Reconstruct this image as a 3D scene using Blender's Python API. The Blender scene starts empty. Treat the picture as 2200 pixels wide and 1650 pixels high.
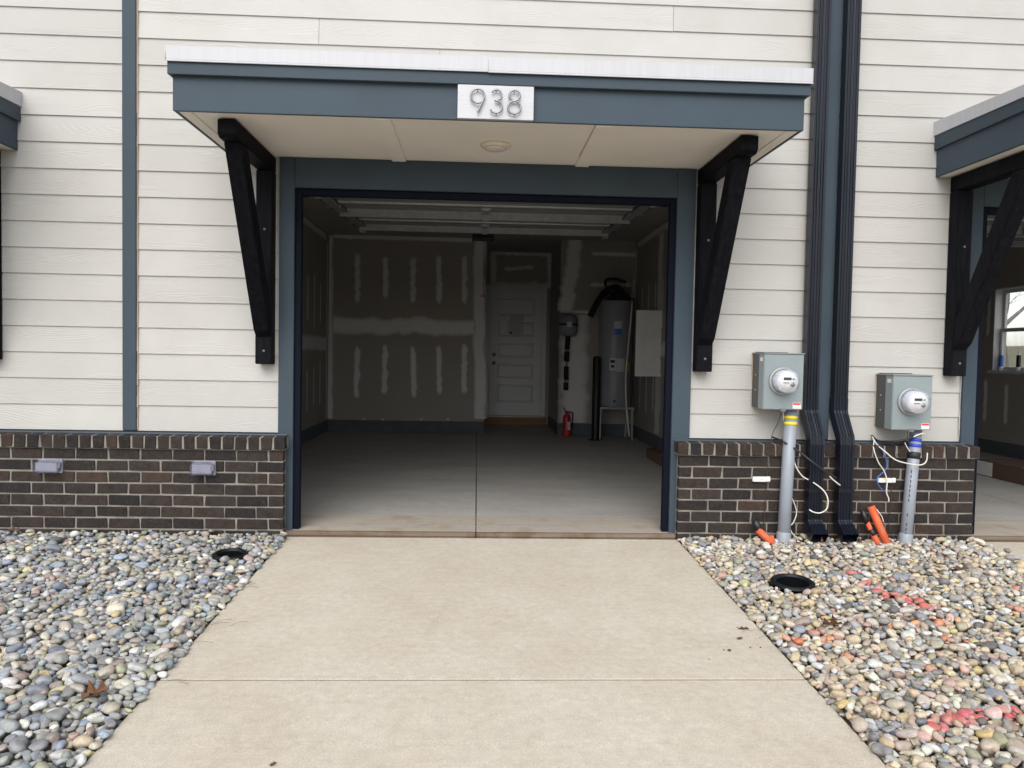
import bpy, bmesh, math, random
import numpy as np
from mathutils import Vector, Matrix

random.seed(7)
scene = bpy.context.scene
COL = scene.collection
R = math.radians

# ------------------------------------------------------------------ camera
CAM = Vector((0.0, -5.142, 1.22))
F_PX = 1656.9
YAW, PITCH, ROLL = R(2.6366), R(-2.2325), R(1.0443)
fwd = Vector((math.sin(YAW) * math.cos(PITCH), math.cos(YAW) * math.cos(PITCH), math.sin(PITCH)))
rgt0 = Vector((math.cos(YAW), -math.sin(YAW), 0))
up0 = rgt0.cross(fwd)
rgt = rgt0 * math.cos(ROLL) + up0 * math.sin(ROLL)
upv = -rgt0 * math.sin(ROLL) + up0 * math.cos(ROLL)
cam_data = bpy.data.cameras.new('camera')
cam_data.sensor_width = 36
cam_data.lens = F_PX / 2200 * 36
cam_data.clip_start = 0.05
cam_data.clip_end = 2000
cam = bpy.data.objects.new('camera', cam_data)
mw = Matrix.Identity(4)
for i in range(3):
    mw[i][0] = rgt[i]; mw[i][1] = upv[i]; mw[i][2] = -fwd[i]; mw[i][3] = CAM[i]
cam.matrix_world = mw
COL.objects.link(cam)
scene.camera = cam

# ------------------------------------------------------------------ sky, sun, exposure (overcast day)
SUN_EL, SUN_AZ = R(43), R(192)          # azimuth: direction towards the sun, clockwise from +Y
world = bpy.data.worlds.new('World')
scene.world = world
world.use_nodes = True
wn = world.node_tree.nodes; wl = world.node_tree.links
bg = wn['Background']
sky = wn.new('ShaderNodeTexSky')
sky.sky_type = 'NISHITA'
sky.sun_disc = False
sky.sun_elevation = SUN_EL
sky.sun_rotation = SUN_AZ
sky.air_density = 1.2
sky.dust_density = 1.5
sky.ozone_density = 1.0
hsv = wn.new('ShaderNodeHueSaturation')
hsv.inputs['Saturation'].default_value = 0.30
wl.new(sky.outputs['Color'], hsv.inputs['Color'])
wl.new(hsv.outputs['Color'], bg.inputs['Color'])
bg.inputs['Strength'].default_value = 0.12
sun_d = bpy.data.lights.new('sun', 'SUN')
sun_d.energy = 1.4
sun_d.angle = R(50)
sun_d.color = (1.0, 0.975, 0.945)
sun = bpy.data.objects.new('sun', sun_d)
sdir = Vector((math.sin(SUN_AZ) * math.cos(SUN_EL), math.cos(SUN_AZ) * math.cos(SUN_EL), math.sin(SUN_EL)))
sun.rotation_euler = sdir.to_track_quat('Z', 'Y').to_euler()
sun.location = (0, -10, 20)
COL.objects.link(sun)
vs = scene.view_settings
vs.view_transform = 'Standard'
vs.look = 'None'
vs.exposure = 0.87
vs.gamma = 1.0
vs.use_curve_mapping = False
scene.cycles.max_bounces = 10
scene.cycles.diffuse_bounces = 6
scene.cycles.transparent_max_bounces = 12

# ------------------------------------------------------------------ placing helpers
DRIVE_SLOPE = 0.0377
def ray(u, v):
    return fwd + rgt * ((u - 1100) / F_PX) - upv * ((v - 825) / F_PX)
def at(u, v, Y):
    d = ray(u, v); t = (Y - CAM.y) / d.y
    return CAM + d * t
def atg(u, v, z=0.0, s=DRIVE_SLOPE):
    d = ray(u, v)
    t = (z + s * CAM.y - CAM.z) / (d.z - s * d.y)
    return CAM + d * t

# ------------------------------------------------------------------ materials
def nodes_of(name):
    m = bpy.data.materials.new(name); m.use_nodes = True
    nt = m.node_tree
    return m, nt, nt.nodes, nt.links, nt.nodes['Principled BSDF']

def basic(name, col, rough=0.6, var=0.10, scale=6.0, bump=0.0, bscale=60.0, metal=0.0, perobj=0.0,
          stretch=(1, 1, 1), spec=0.5, bdist=0.002, dirt=None, dscale=9.0, dcover=0.62):
    m, nt, n, l, b = nodes_of(name)
    tc = n.new('ShaderNodeTexCoord')
    mp = n.new('ShaderNodeMapping'); mp.inputs['Scale'].default_value = stretch
    l.new(tc.outputs['Object'], mp.inputs['Vector'])
    if perobj:
        oi = n.new('ShaderNodeObjectInfo')
        ml = n.new('ShaderNodeMath'); ml.operation = 'MULTIPLY'; ml.inputs[1].default_value = 37.0
        l.new(oi.outputs['Random'], ml.inputs[0])
        cv = n.new('ShaderNodeCombineXYZ')
        for k in range(3): l.new(ml.outputs[0], cv.inputs[k])
        l.new(cv.outputs[0], mp.inputs['Location'])
    ns = n.new('ShaderNodeTexNoise'); ns.inputs['Scale'].default_value = scale; ns.inputs['Detail'].default_value = 6
    l.new(mp.outputs[0], ns.inputs['Vector'])
    mr = n.new('ShaderNodeMapRange')
    mr.inputs['From Min'].default_value = 0.25; mr.inputs['From Max'].default_value = 0.75
    mr.inputs['To Min'].default_value = 1 - var; mr.inputs['To Max'].default_value = 1 + var
    l.new(ns.outputs['Fac'], mr.inputs['Value'])
    mx = n.new('ShaderNodeVectorMath'); mx.operation = 'SCALE'
    mx.inputs[0].default_value = col
    l.new(mr.outputs[0], mx.inputs['Scale'])
    out = mx.outputs[0]
    if perobj:
        m2 = n.new('ShaderNodeMapRange')
        m2.inputs['To Min'].default_value = 1 - perobj; m2.inputs['To Max'].default_value = 1 + perobj
        l.new(oi.outputs['Random'], m2.inputs['Value'])
        s2 = n.new('ShaderNodeVectorMath'); s2.operation = 'SCALE'
        l.new(out, s2.inputs[0]); l.new(m2.outputs[0], s2.inputs['Scale']); out = s2.outputs[0]
    if dirt:
        nd = n.new('ShaderNodeTexNoise'); nd.inputs['Scale'].default_value = dscale; nd.inputs['Detail'].default_value = 8
        nd.inputs['Roughness'].default_value = 0.7
        l.new(mp.outputs[0], nd.inputs['Vector'])
        rr = n.new('ShaderNodeMapRange'); rr.inputs['From Min'].default_value = dcover; rr.inputs['From Max'].default_value = dcover + 0.12
        l.new(nd.outputs['Fac'], rr.inputs['Value'])
        mc = n.new('ShaderNodeMix'); mc.data_type = 'RGBA'
        l.new(rr.outputs[0], mc.inputs['Factor']); l.new(out, mc.inputs['A']); mc.inputs['B'].default_value = (*dirt, 1)
        out = mc.outputs['Result']
    l.new(out, b.inputs['Base Color'])
    b.inputs['Roughness'].default_value = rough
    b.inputs['Metallic'].default_value = metal
    b.inputs['Specular IOR Level'].default_value = spec
    if bump:
        nb = n.new('ShaderNodeTexNoise'); nb.inputs['Scale'].default_value = bscale; nb.inputs['Detail'].default_value = 5
        l.new(mp.outputs[0], nb.inputs['Vector'])
        bp = n.new('ShaderNodeBump'); bp.inputs['Strength'].default_value = bump; bp.inputs['Distance'].default_value = bdist
        l.new(nb.outputs['Fac'], bp.inputs['Height']); l.new(bp.outputs[0], b.inputs['Normal'])
    return m

def siding_mat():
    m, nt, n, l, b = nodes_of('cream_fibre_cement')
    tc = n.new('ShaderNodeTexCoord'); oi = n.new('ShaderNodeObjectInfo')
    ml = n.new('ShaderNodeMath'); ml.operation = 'MULTIPLY'; ml.inputs[1].default_value = 53.0
    l.new(oi.outputs['Random'], ml.inputs[0])
    cv = n.new('ShaderNodeCombineXYZ')
    for k in range(3): l.new(ml.outputs[0], cv.inputs[k])
    mp = n.new('ShaderNodeMapping'); mp.inputs['Scale'].default_value = (1.0, 1.0, 9.0)
    l.new(tc.outputs['Object'], mp.inputs['Vector']); l.new(cv.outputs[0], mp.inputs['Location'])
    # embossed cedar grain: contour lines of a stretched noise field
    n1 = n.new('ShaderNodeTexNoise'); n1.inputs['Scale'].default_value = 1.15; n1.inputs['Detail'].default_value = 1.2
    l.new(mp.outputs[0], n1.inputs['Vector'])
    k1 = n.new('ShaderNodeMath'); k1.operation = 'MULTIPLY'; k1.inputs[1].default_value = 150
    l.new(n1.outputs['Fac'], k1.inputs[0])
    s1 = n.new('ShaderNodeMath'); s1.operation = 'SINE'; l.new(k1.outputs[0], s1.inputs[0])
    n2 = n.new('ShaderNodeTexNoise'); n2.inputs['Scale'].default_value = 1.6; n2.inputs['Detail'].default_value = 2
    l.new(mp.outputs[0], n2.inputs['Vector'])
    g = n.new('ShaderNodeMapRange'); g.inputs['From Min'].default_value = 0.45; g.inputs['From Max'].default_value = 0.62
    l.new(n2.outputs['Fac'], g.inputs['Value'])
    mm = n.new('ShaderNodeMath'); mm.operation = 'MULTIPLY'; l.new(s1.outputs[0], mm.inputs[0]); l.new(g.outputs[0], mm.inputs[1])
    mp2 = n.new('ShaderNodeMapping'); mp2.inputs['Scale'].default_value = (5.0, 5.0, 260.0)
    l.new(tc.outputs['Object'], mp2.inputs['Vector'])
    n3 = n.new('ShaderNodeTexNoise'); n3.inputs['Scale'].default_value = 1.0; n3.inputs['Detail'].default_value = 3
    l.new(mp2.outputs[0], n3.inputs['Vector'])
    ad = n.new('ShaderNodeMath'); ad.operation = 'MULTIPLY_ADD'; ad.inputs[1].default_value = 1.1
    l.new(n3.outputs['Fac'], ad.inputs[0]); l.new(mm.outputs[0], ad.inputs[2])
    bp = n.new('ShaderNodeBump'); bp.inputs['Strength'].default_value = 0.45; bp.inputs['Distance'].default_value = 0.0010
    l.new(ad.outputs[0], bp.inputs['Height']); l.new(bp.outputs[0], b.inputs['Normal'])
    # colour
    n4 = n.new('ShaderNodeTexNoise'); n4.inputs['Scale'].default_value = 2.2; n4.inputs['Detail'].default_value = 7; n4.inputs['Roughness'].default_value = 0.65
    l.new(tc.outputs['Object'], n4.inputs['Vector'])
    cr = n.new('ShaderNodeValToRGB')
    cr.color_ramp.elements[0].position = 0.3; cr.color_ramp.elements[0].color = (0.425, 0.411, 0.386, 1)
    cr.color_ramp.elements[1].position = 0.72; cr.color_ramp.elements[1].color = (0.47, 0.459, 0.438, 1)
    l.new(n4.outputs['Fac'], cr.inputs['Fac'])
    m2 = n.new('ShaderNodeMapRange'); m2.inputs['To Min'].default_value = 0.955; m2.inputs['To Max'].default_value = 1.035
    l.new(oi.outputs['Random'], m2.inputs['Value'])
    s2 = n.new('ShaderNodeVectorMath'); s2.operation = 'SCALE'
    l.new(cr.outputs['Color'], s2.inputs[0]); l.new(m2.outputs[0], s2.inputs['Scale'])
    l.new(s2.outputs[0], b.inputs['Base Color'])
    b.inputs['Roughness'].default_value = 0.55
    b.inputs['Specular IOR Level'].default_value = 0.35
    return m

def brick_mat():
    m, nt, n, l, b = nodes_of('dark_brown_brick')
    tc = n.new('ShaderNodeTexCoord'); oi = n.new('ShaderNodeObjectInfo')
    ml = n.new('ShaderNodeMath'); ml.operation = 'MULTIPLY'; ml.inputs[1].default_value = 91.0
    l.new(oi.outputs['Random'], ml.inputs[0])
    cv = n.new('ShaderNodeCombineXYZ')
    for k in range(3): l.new(ml.outputs[0], cv.inputs[k])
    mp = n.new('ShaderNodeMapping'); l.new(tc.outputs['Object'], mp.inputs['Vector']); l.new(cv.outputs[0], mp.inputs['Location'])
    cr = n.new('ShaderNodeValToRGB')
    e = cr.color_ramp.elements
    e[0].position = 0.0; e[0].color = (0.022, 0.0185, 0.019, 1)
    e[1].position = 1.0; e[1].color = (0.080, 0.047, 0.035, 1)
    for pos, c in ((0.35, (0.034, 0.026, 0.024, 1)), (0.6, (0.052, 0.036, 0.030, 1)), (0.8, (0.040, 0.031, 0.028, 1)), (0.93, (0.05, 0.031, 0.025, 1))):
        x = e.new(pos); x.color = c
    l.new(oi.outputs['Random'], cr.inputs['Fac'])
    n1 = n.new('ShaderNodeTexNoise'); n1.inputs['Scale'].default_value = 22; n1.inputs['Detail'].default_value = 8; n1.inputs['Roughness'].default_value = 0.75
    l.new(mp.outputs[0], n1.inputs['Vector'])
    r1 = n.new('ShaderNodeMapRange'); r1.inputs['From Min'].default_value = 0.3; r1.inputs['From Max'].default_value = 0.7
    r1.inputs['To Min'].default_value = 0.36; r1.inputs['To Max'].default_value = 1.0
    l.new(n1.outputs['Fac'], r1.inputs['Value'])
    sc = n.new('ShaderNodeVectorMath'); sc.operation = 'SCALE'
    l.new(cr.outputs['Color'], sc.inputs[0]); l.new(r1.outputs[0], sc.inputs['Scale'])
    # mortar dust and lime specks
    n2 = n.new('ShaderNodeTexNoise'); n2.inputs['Scale'].default_value = 75; n2.inputs['Detail'].default_value = 6; n2.inputs['Roughness'].default_value = 0.8
    l.new(mp.outputs[0], n2.inputs['Vector'])
    r2 = n.new('ShaderNodeMapRange'); r2.inputs['From Min'].default_value = 0.55; r2.inputs['From Max'].default_value = 0.78
    r2.inputs['To Max'].default_value = 0.7
    l.new(n2.outputs['Fac'], r2.inputs['Value'])
    mc = n.new('ShaderNodeMix'); mc.data_type = 'RGBA'
    l.new(r2.outputs[0], mc.inputs['Factor']); l.new(sc.outputs[0], mc.inputs['A']); mc.inputs['B'].default_value = (0.15, 0.115, 0.09, 1)
    l.new(mc.outputs['Result'], b.inputs['Base Color'])
    b.inputs['Roughness'].default_value = 0.8
    b.inputs['Specular IOR Level'].default_value = 0.3
    mp2 = n.new('ShaderNodeMapping'); mp2.inputs['Scale'].default_value = (2.2, 2.2, 0.6)
    l.new(mp.outputs[0], mp2.inputs['Vector'])
    n3 = n.new('ShaderNodeTexNoise'); n3.inputs['Scale'].default_value = 90; n3.inputs['Detail'].default_value = 5
    l.new(mp2.outputs[0], n3.inputs['Vector'])
    bp = n.new('ShaderNodeBump'); bp.inputs['Strength'].default_value = 0.8; bp.inputs['Distance'].default_value = 0.003
    l.new(n3.outputs['Fac'], bp.inputs['Height']); l.new(bp.outputs[0], b.inputs['Normal'])
    return m

def concrete_mat(name, c0, c1, stain, stain_amt=0.6, rough=0.85, grain=170, stretch=(1, 1, 1), cover=0.66, spec=0.25, sscale=4.6):
    m, nt, n, l, b = nodes_of(name)
    tc = n.new('ShaderNodeTexCoord')
    mp = n.new('ShaderNodeMapping'); mp.inputs['Scale'].default_value = stretch
    l.new(tc.outputs['Object'], mp.inputs['Vector'])
    n1 = n.new('ShaderNodeTexNoise'); n1.inputs['Scale'].default_value = 1.7; n1.inputs['Detail'].default_value = 9; n1.inputs['Roughness'].default_value = 0.68
    l.new(mp.outputs[0], n1.inputs['Vector'])
    cr = n.new('ShaderNodeValToRGB')
    cr.color_ramp.elements[0].position = 0.32; cr.color_ramp.elements[0].color = (*c0, 1)
    cr.color_ramp.elements[1].position = 0.68; cr.color_ramp.elements[1].color = (*c1, 1)
    l.new(n1.outputs['Fac'], cr.inputs['Fac'])
    # fine sand speckle
    n2 = n.new('ShaderNodeTexNoise'); n2.inputs['Scale'].default_value = grain; n2.inputs['Detail'].default_value = 3
    l.new(tc.outputs['Object'], n2.inputs['Vector'])
    r2 = n.new('ShaderNodeMapRange'); r2.inputs['From Min'].default_value = 0.3; r2.inputs['From Max'].default_value = 0.7
    r2.inputs['To Min'].default_value = 0.86; r2.inputs['To Max'].default_value = 1.14
    l.new(n2.outputs['Fac'], r2.inputs['Value'])
    n5 = n.new('ShaderNodeTexNoise'); n5.inputs['Scale'].default_value = 26; n5.inputs['Detail'].default_value = 5
    l.new(mp.outputs[0], n5.inputs['Vector'])
    r5 = n.new('ShaderNodeMapRange'); r5.inputs['From Min'].default_value = 0.3; r5.inputs['From Max'].default_value = 0.7
    r5.inputs['To Min'].default_value = 0.93; r5.inputs['To Max'].default_value = 1.07
    l.new(n5.outputs['Fac'], r5.inputs['Value'])
    mpb = n.new('ShaderNodeMapping'); mpb.inputs['Scale'].default_value = (2.5, 95, 1)
    l.new(tc.outputs['Object'], mpb.inputs['Vector'])
    n6 = n.new('ShaderNodeTexNoise'); n6.inputs['Scale'].default_value = 1.0; n6.inputs['Detail'].default_value = 4
    l.new(mpb.outputs[0], n6.inputs['Vector'])
    r6 = n.new('ShaderNodeMapRange'); r6.inputs['From Min'].default_value = 0.3; r6.inputs['From Max'].default_value = 0.7
    r6.inputs['To Min'].default_value = 0.97; r6.inputs['To Max'].default_value = 1.03
    l.new(n6.outputs['Fac'], r6.inputs['Value'])
    m0 = n.new('ShaderNodeMath'); m0.operation = 'MULTIPLY'; l.new(r2.outputs[0], m0.inputs[0]); l.new(r6.outputs[0], m0.inputs[1])
    mm = n.new('ShaderNodeMath'); mm.operation = 'MULTIPLY'; l.new(m0.outputs[0], mm.inputs[0]); l.new(r5.outputs[0], mm.inputs[1])
    sc = n.new('ShaderNodeVectorMath'); sc.operation = 'SCALE'
    l.new(cr.outputs['Color'], sc.inputs[0]); l.new(mm.outputs[0], sc.inputs['Scale'])
    # rust / clay stains with a shape of their own
    n3 = n.new('ShaderNodeTexNoise'); n3.inputs['Scale'].default_value = sscale; n3.inputs['Detail'].default_value = 7; n3.inputs['Roughness'].default_value = 0.6
    l.new(tc.outputs['Object'], n3.inputs['Vector'])
    r3 = n.new('ShaderNodeMapRange'); r3.inputs['From Min'].default_value = cover; r3.inputs['From Max'].default_value = cover + 0.13
    r3.inputs['To Max'].default_value = stain_amt
    l.new(n3.outputs['Fac'], r3.inputs['Value'])
    mc = n.new('ShaderNodeMix'); mc.data_type = 'RGBA'
    l.new(r3.outputs[0], mc.inputs['Factor']); l.new(sc.outputs[0], mc.inputs['A']); mc.inputs['B'].default_value = (*stain, 1)
    l.new(mc.outputs['Result'], b.inputs['Base Color'])
    b.inputs['Roughness'].default_value = rough
    b.inputs['Specular IOR Level'].default_value = spec
    n4 = n.new('ShaderNodeTexNoise'); n4.inputs['Scale'].default_value = 300; n4.inputs['Detail'].default_value = 2
    l.new(tc.outputs['Object'], n4.inputs['Vector'])
    bp = n.new('ShaderNodeBump'); bp.inputs['Strength'].default_value = 0.35; bp.inputs['Distance'].default_value = 0.0015
    l.new(n4.outputs['Fac'], bp.inputs['Height']); l.new(bp.outputs[0], b.inputs['Normal'])
    return m

def pebble_mat():
    m, nt, n, l, b = nodes_of('river_pebble')
    at_ = n.new('ShaderNodeAttribute'); at_.attribute_name = 'tint'
    tc = n.new('ShaderNodeTexCoord')
    n1 = n.new('ShaderNodeTexNoise'); n1.inputs['Scale'].default_value = 60; n1.inputs['Detail'].default_value = 6; n1.inputs['Roughness'].default_value = 0.7
    l.new(tc.outputs['Object'], n1.inputs['Vector'])
    r1 = n.new('ShaderNodeMapRange'); r1.inputs['From Min'].default_value = 0.3; r1.inputs['From Max'].default_value = 0.7
    r1.inputs['To Min'].default_value = 0.78; r1.inputs['To Max'].default_value = 1.22
    l.new(n1.outputs['Fac'], r1.inputs['Value'])
    n2 = n.new('ShaderNodeTexNoise'); n2.inputs['Scale'].default_value = 420; n2.inputs['Detail'].default_value = 2
    l.new(tc.outputs['Object'], n2.inputs['Vector'])
    r2 = n.new('ShaderNodeMapRange'); r2.inputs['From Min'].default_value = 0.3; r2.inputs['From Max'].default_value = 0.7
    r2.inputs['To Min'].default_value = 0.84; r2.inputs['To Max'].default_value = 1.16
    l.new(n2.outputs['Fac'], r2.inputs['Value'])
    mm = n.new('ShaderNodeMath'); mm.operation = 'MULTIPLY'; l.new(r1.outputs[0], mm.inputs[0]); l.new(r2.outputs[0], mm.inputs[1])
    sc = n.new('ShaderNodeVectorMath'); sc.operation = 'SCALE'
    l.new(at_.outputs['Color'], sc.inputs[0]); l.new(mm.outputs[0], sc.inputs['Scale'])
    l.new(sc.outputs[0], b.inputs['Base Color'])
    b.inputs['Roughness'].default_value = 0.62
    b.inputs['Specular IOR Level'].default_value = 0.35
    bp = n.new('ShaderNodeBump'); bp.inputs['Strength'].default_value = 0.35; bp.inputs['Distance'].default_value = 0.0015
    l.new(n2.outputs['Fac'], bp.inputs['Height']); l.new(bp.outputs[0], b.inputs['Normal'])
    return m

def glass_mat(name, col=(1, 1, 1), rough=0.02, ior=1.45, alpha_mix=0.0):
    m, nt, n, l, b = nodes_of(name)
    b.inputs['Base Color'].default_value = (*col, 1)
    b.inputs['Roughness'].default_value = rough
    b.inputs['IOR'].default_value = ior
    b.inputs['Transmission Weight'].default_value = 1.0
    if alpha_mix:
        tr = n.new('ShaderNodeBsdfTransparent'); tr.inputs['Color'].default_value = (*col, 1)
        mx = n.new('ShaderNodeMixShader'); mx.inputs[0].default_value = alpha_mix
        l.new(b.outputs[0], mx.inputs[1]); l.new(tr.outputs[0], mx.inputs[2])
        l.new(mx.outputs[0], n['Material Output'].inputs['Surface'])
    return m

SIDING = siding_mat()
BRICK = brick_mat()
PEBBLE = pebble_mat()
TRIM = basic('slate_blue_trim_paint', (0.047, 0.0665, 0.0865), 0.55, 0.08, 3.0, 0.15, 40, perobj=0.05, dirt=(0.10, 0.12, 0.135), dscale=34, dcover=0.73, spec=0.2, stretch=(1, 1, 1))
TRIM_EDGE = basic('slate_flashing', (0.046, 0.064, 0.082), 0.4, 0.08, 5.0, spec=0.25)
MORTAR = basic('grey_mortar', (0.215, 0.20, 0.172), 0.95, 0.4, 9, 0.9, 120, bdist=0.004)
STAIN = basic('black_stained_timber', (0.0065, 0.0068, 0.0090), 0.6, 0.5, 5.0, 0.6, 22, perobj=0.35, stretch=(9, 9, 1.2), bdist=0.003, dirt=(0.03, 0.03, 0.03), spec=0.06, dscale=26, dcover=0.72)
DOWN = basic('navy_black_aluminium', (0.0045, 0.0070, 0.0145), 0.3, 0.15, 4.0, 0.05, 12, spec=0.4)
DRIP = basic('white_drip_metal', (0.46, 0.46, 0.485), 0.4, 0.05, 9, stretch=(6, 6, 0.15))
SOFFIT = basic('cream_soffit_paint', (0.80, 0.75, 0.68), 0.6, 0.05, 2.0)
CAULK = basic('tan_caulk', (0.50, 0.36, 0.27), 0.7, 0.2, 8)
STOP = basic('navy_vinyl_door_stop', (0.0045, 0.0065, 0.014), 0.6, 0.1, 4, spec=0.08)
BRUSHED = basic('brushed_aluminium', (0.40, 0.40, 0.42), 0.45, 0.06, 12, 0.3, 30, metal=0.35, stretch=(1, 1, 14), dirt=(0.45, 0.45, 0.47), dscale=14, dcover=0.66)
NICKEL = basic('satin_nickel', (0.27, 0.27, 0.275), 0.34, 0.05, 5, metal=0.85)
GALV = basic('galvanised_steel', (0.34, 0.35, 0.355), 0.42, 0.16, 18, metal=0.25)
GALVDK = basic('dull_steel_back', (0.13, 0.135, 0.138), 0.5, 0.12, 9, metal=0.2, stretch=(0.4, 6, 6))
BLACKMETAL = basic('black_metal', (0.007, 0.0075, 0.0095), 0.5, 0.1, 5)
DRIVE = concrete_mat('tan_broomed_concrete', (0.478, 0.42, 0.338), (0.545, 0.50, 0.42), (0.47, 0.31, 0.17), 0.6, cover=0.655, sscale=8.5)
APRON = concrete_mat('clay_stained_concrete', (0.33, 0.285, 0.235), (0.42, 0.38, 0.33), (0.28, 0.19, 0.125), 0.5, stretch=(0.5, 7, 1), cover=0.52)
LIP = concrete_mat('clay_brown_lip', (0.13, 0.095, 0.068), (0.21, 0.165, 0.125), (0.10, 0.055, 0.032), 0.6, stretch=(0.4, 3, 9), cover=0.5)
FLOORC = concrete_mat('smooth_garage_concrete', (0.36, 0.345, 0.32), (0.46, 0.445, 0.42), (0.33, 0.29, 0.25), 0.4, 0.6, stretch=(0.7, 1.6, 1), cover=0.6, spec=0.3)
CURB = basic('grey_blue_concrete_curb', (0.10, 0.11, 0.13), 0.85, 0.15, 6, 0.3, 60)
DRYWALL = basic('bare_drywall_paper', (0.35, 0.325, 0.297), 0.9, 0.06, 1.6)
MUD = basic('joint_compound', (0.74, 0.73, 0.725), 0.9, 0.08, 5)
DOORW = basic('white_door_paint', (0.70, 0.71, 0.73), 0.5, 0.03, 3)
METERGREY = basic('grey_green_meter_enamel', (0.225, 0.265, 0.275), 0.42, 0.05, 5)
METERDK = basic('grey_enamel_side', (0.055, 0.062, 0.063), 0.5, 0.06, 6)
PVC = basic('grey_pvc_conduit', (0.27, 0.295, 0.34), 0.42, 0.07, 8)
WHITEPL = basic('white_plastic', (0.74, 0.73, 0.71), 0.45, 0.05, 12)
CABLEW = basic('white_cable_sheath', (0.66, 0.63, 0.57), 0.5, 0.08, 30)
CABLEB = basic('blue_wire', (0.05, 0.12, 0.42), 0.45, 0.08, 30)
CABLEK = basic('black_cable', (0.016, 0.016, 0.018), 0.5, 0.1, 30)
CABLEBR = basic('brown_wire', (0.05, 0.032, 0.022), 0.6, 0.1, 30)
YTAPE = basic('yellow_tape', (0.80, 0.66, 0.04), 0.4, 0.06, 12)
BTAPE = basic('blue_tape', (0.03, 0.07, 0.52), 0.4, 0.06, 12)
ORANGE = basic('orange_conduit', (0.62, 0.115, 0.045), 0.55, 0.15, 14, dirt=(0.36, 0.17, 0.10), dscale=24, dcover=0.52, spec=0.3)
KTAPE = basic('black_tape', (0.014, 0.015, 0.018), 0.42, 0.2, 20, 0.5, 40)
LAVENDER = basic('lavender_plastic', (0.30, 0.305, 0.345), 0.25, 0.10, 20)
LAVGLASS = glass_mat('clear_lavender_lens', (0.90, 0.90, 0.965), 0.25, 1.3, 0.5)
DOMEGLASS = glass_mat('meter_glass', (0.95, 0.96, 0.99), 0.03, 1.2, 0.55)
WINGLASS = glass_mat('window_glass', (0.97, 0.98, 0.98), 0.0, 1.02, 0.92)
METERFACE = basic('meter_face', (0.66, 0.67, 0.72), 0.4, 0.04, 20)
LCD = basic('meter_lcd', (0.05, 0.06, 0.06), 0.2, 0.05, 10)
REDLBL = basic('red_label', (0.66, 0.05, 0.03), 0.5, 0.05, 10)
BLUELBL = basic('blue_label', (0.04, 0.15, 0.55), 0.5, 0.05, 10)
YELLBL = basic('yellow_label', (0.65, 0.52, 0.06), 0.5, 0.05, 10)
DARKPRINT = basic('dark_print', (0.03, 0.03, 0.03), 0.6, 0.05, 10)
PAPER = basic('grey_paper_notice', (0.54, 0.54, 0.55), 0.7, 0.05, 10)
HEATER = basic('grey_heater_enamel', (0.26, 0.275, 0.31), 0.4, 0.05, 4)
TANK = basic('grey_tank_enamel', (0.22, 0.23, 0.27), 0.4, 0.05, 4)
INSUL = basic('black_foam_insulation', (0.010, 0.010, 0.012), 0.8, 0.1, 20, 0.4, 60)
EXTRED = basic('extinguisher_red', (0.5, 0.025, 0.025), 0.35, 0.05, 6)
CARD = basic('brown_cardboard', (0.115, 0.07, 0.05), 0.9, 0.10, 6, stretch=(1, 1, 8))
WOOD = basic('raw_pine', (0.26, 0.15, 0.07), 0.8, 0.2, 5, 0.3, 20, stretch=(1, 8, 8))
JOINT = basic('joint_dirt', (0.045, 0.038, 0.03), 0.95, 0.3, 30)
SOIL = basic('dark_soil', (0.20, 0.165, 0.13), 0.95, 0.35, 18, 0.8, 60, bdist=0.01)
TURF = basic('winter_turf', (0.13, 0.12, 0.075), 0.95, 0.35, 3, 0.6, 40, bdist=0.02)
ASPHALT = basic('asphalt', (0.10, 0.10, 0.10), 0.9, 0.2, 20, 0.5, 150)
DRAINW = basic('shaded_black_pipe', (0.0035, 0.004, 0.005), 0.8, 0.15, 10, spec=0.03)  # drain plastic again, darkened to hold the shade inside the pipe
DRAINP = basic('black_drain_plastic', (0.006, 0.007, 0.009), 0.45, 0.15, 10, spec=0.3)
LEAF = basic('brown_oak_leaf', (0.115, 0.052, 0.024), 0.75, 0.3, 40, perobj=0.3)
NEEDLE = basic('dry_pine_needle', (0.16, 0.10, 0.055), 0.8, 0.2, 20)
CLOD = basic('dry_clod', (0.09, 0.075, 0.06), 0.95, 0.2, 40)
BARK = basic('grey_bark', (0.09, 0.078, 0.065), 0.9, 0.25, 12, 0.6, 30)
LAMPW = basic('opal_lamp_lens', (0.62, 0.57, 0.53), 0.35, 0.03, 8)
LAMPR = basic('cream_lamp_ring', (0.70, 0.62, 0.50), 0.4, 0.03, 8)
WINW = basic('white_vinyl_frame', (0.62, 0.63, 0.64), 0.4, 0.04, 5)
REDPL = basic('red_plastic', (0.42, 0.02, 0.02), 0.45, 0.05, 5)

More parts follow.
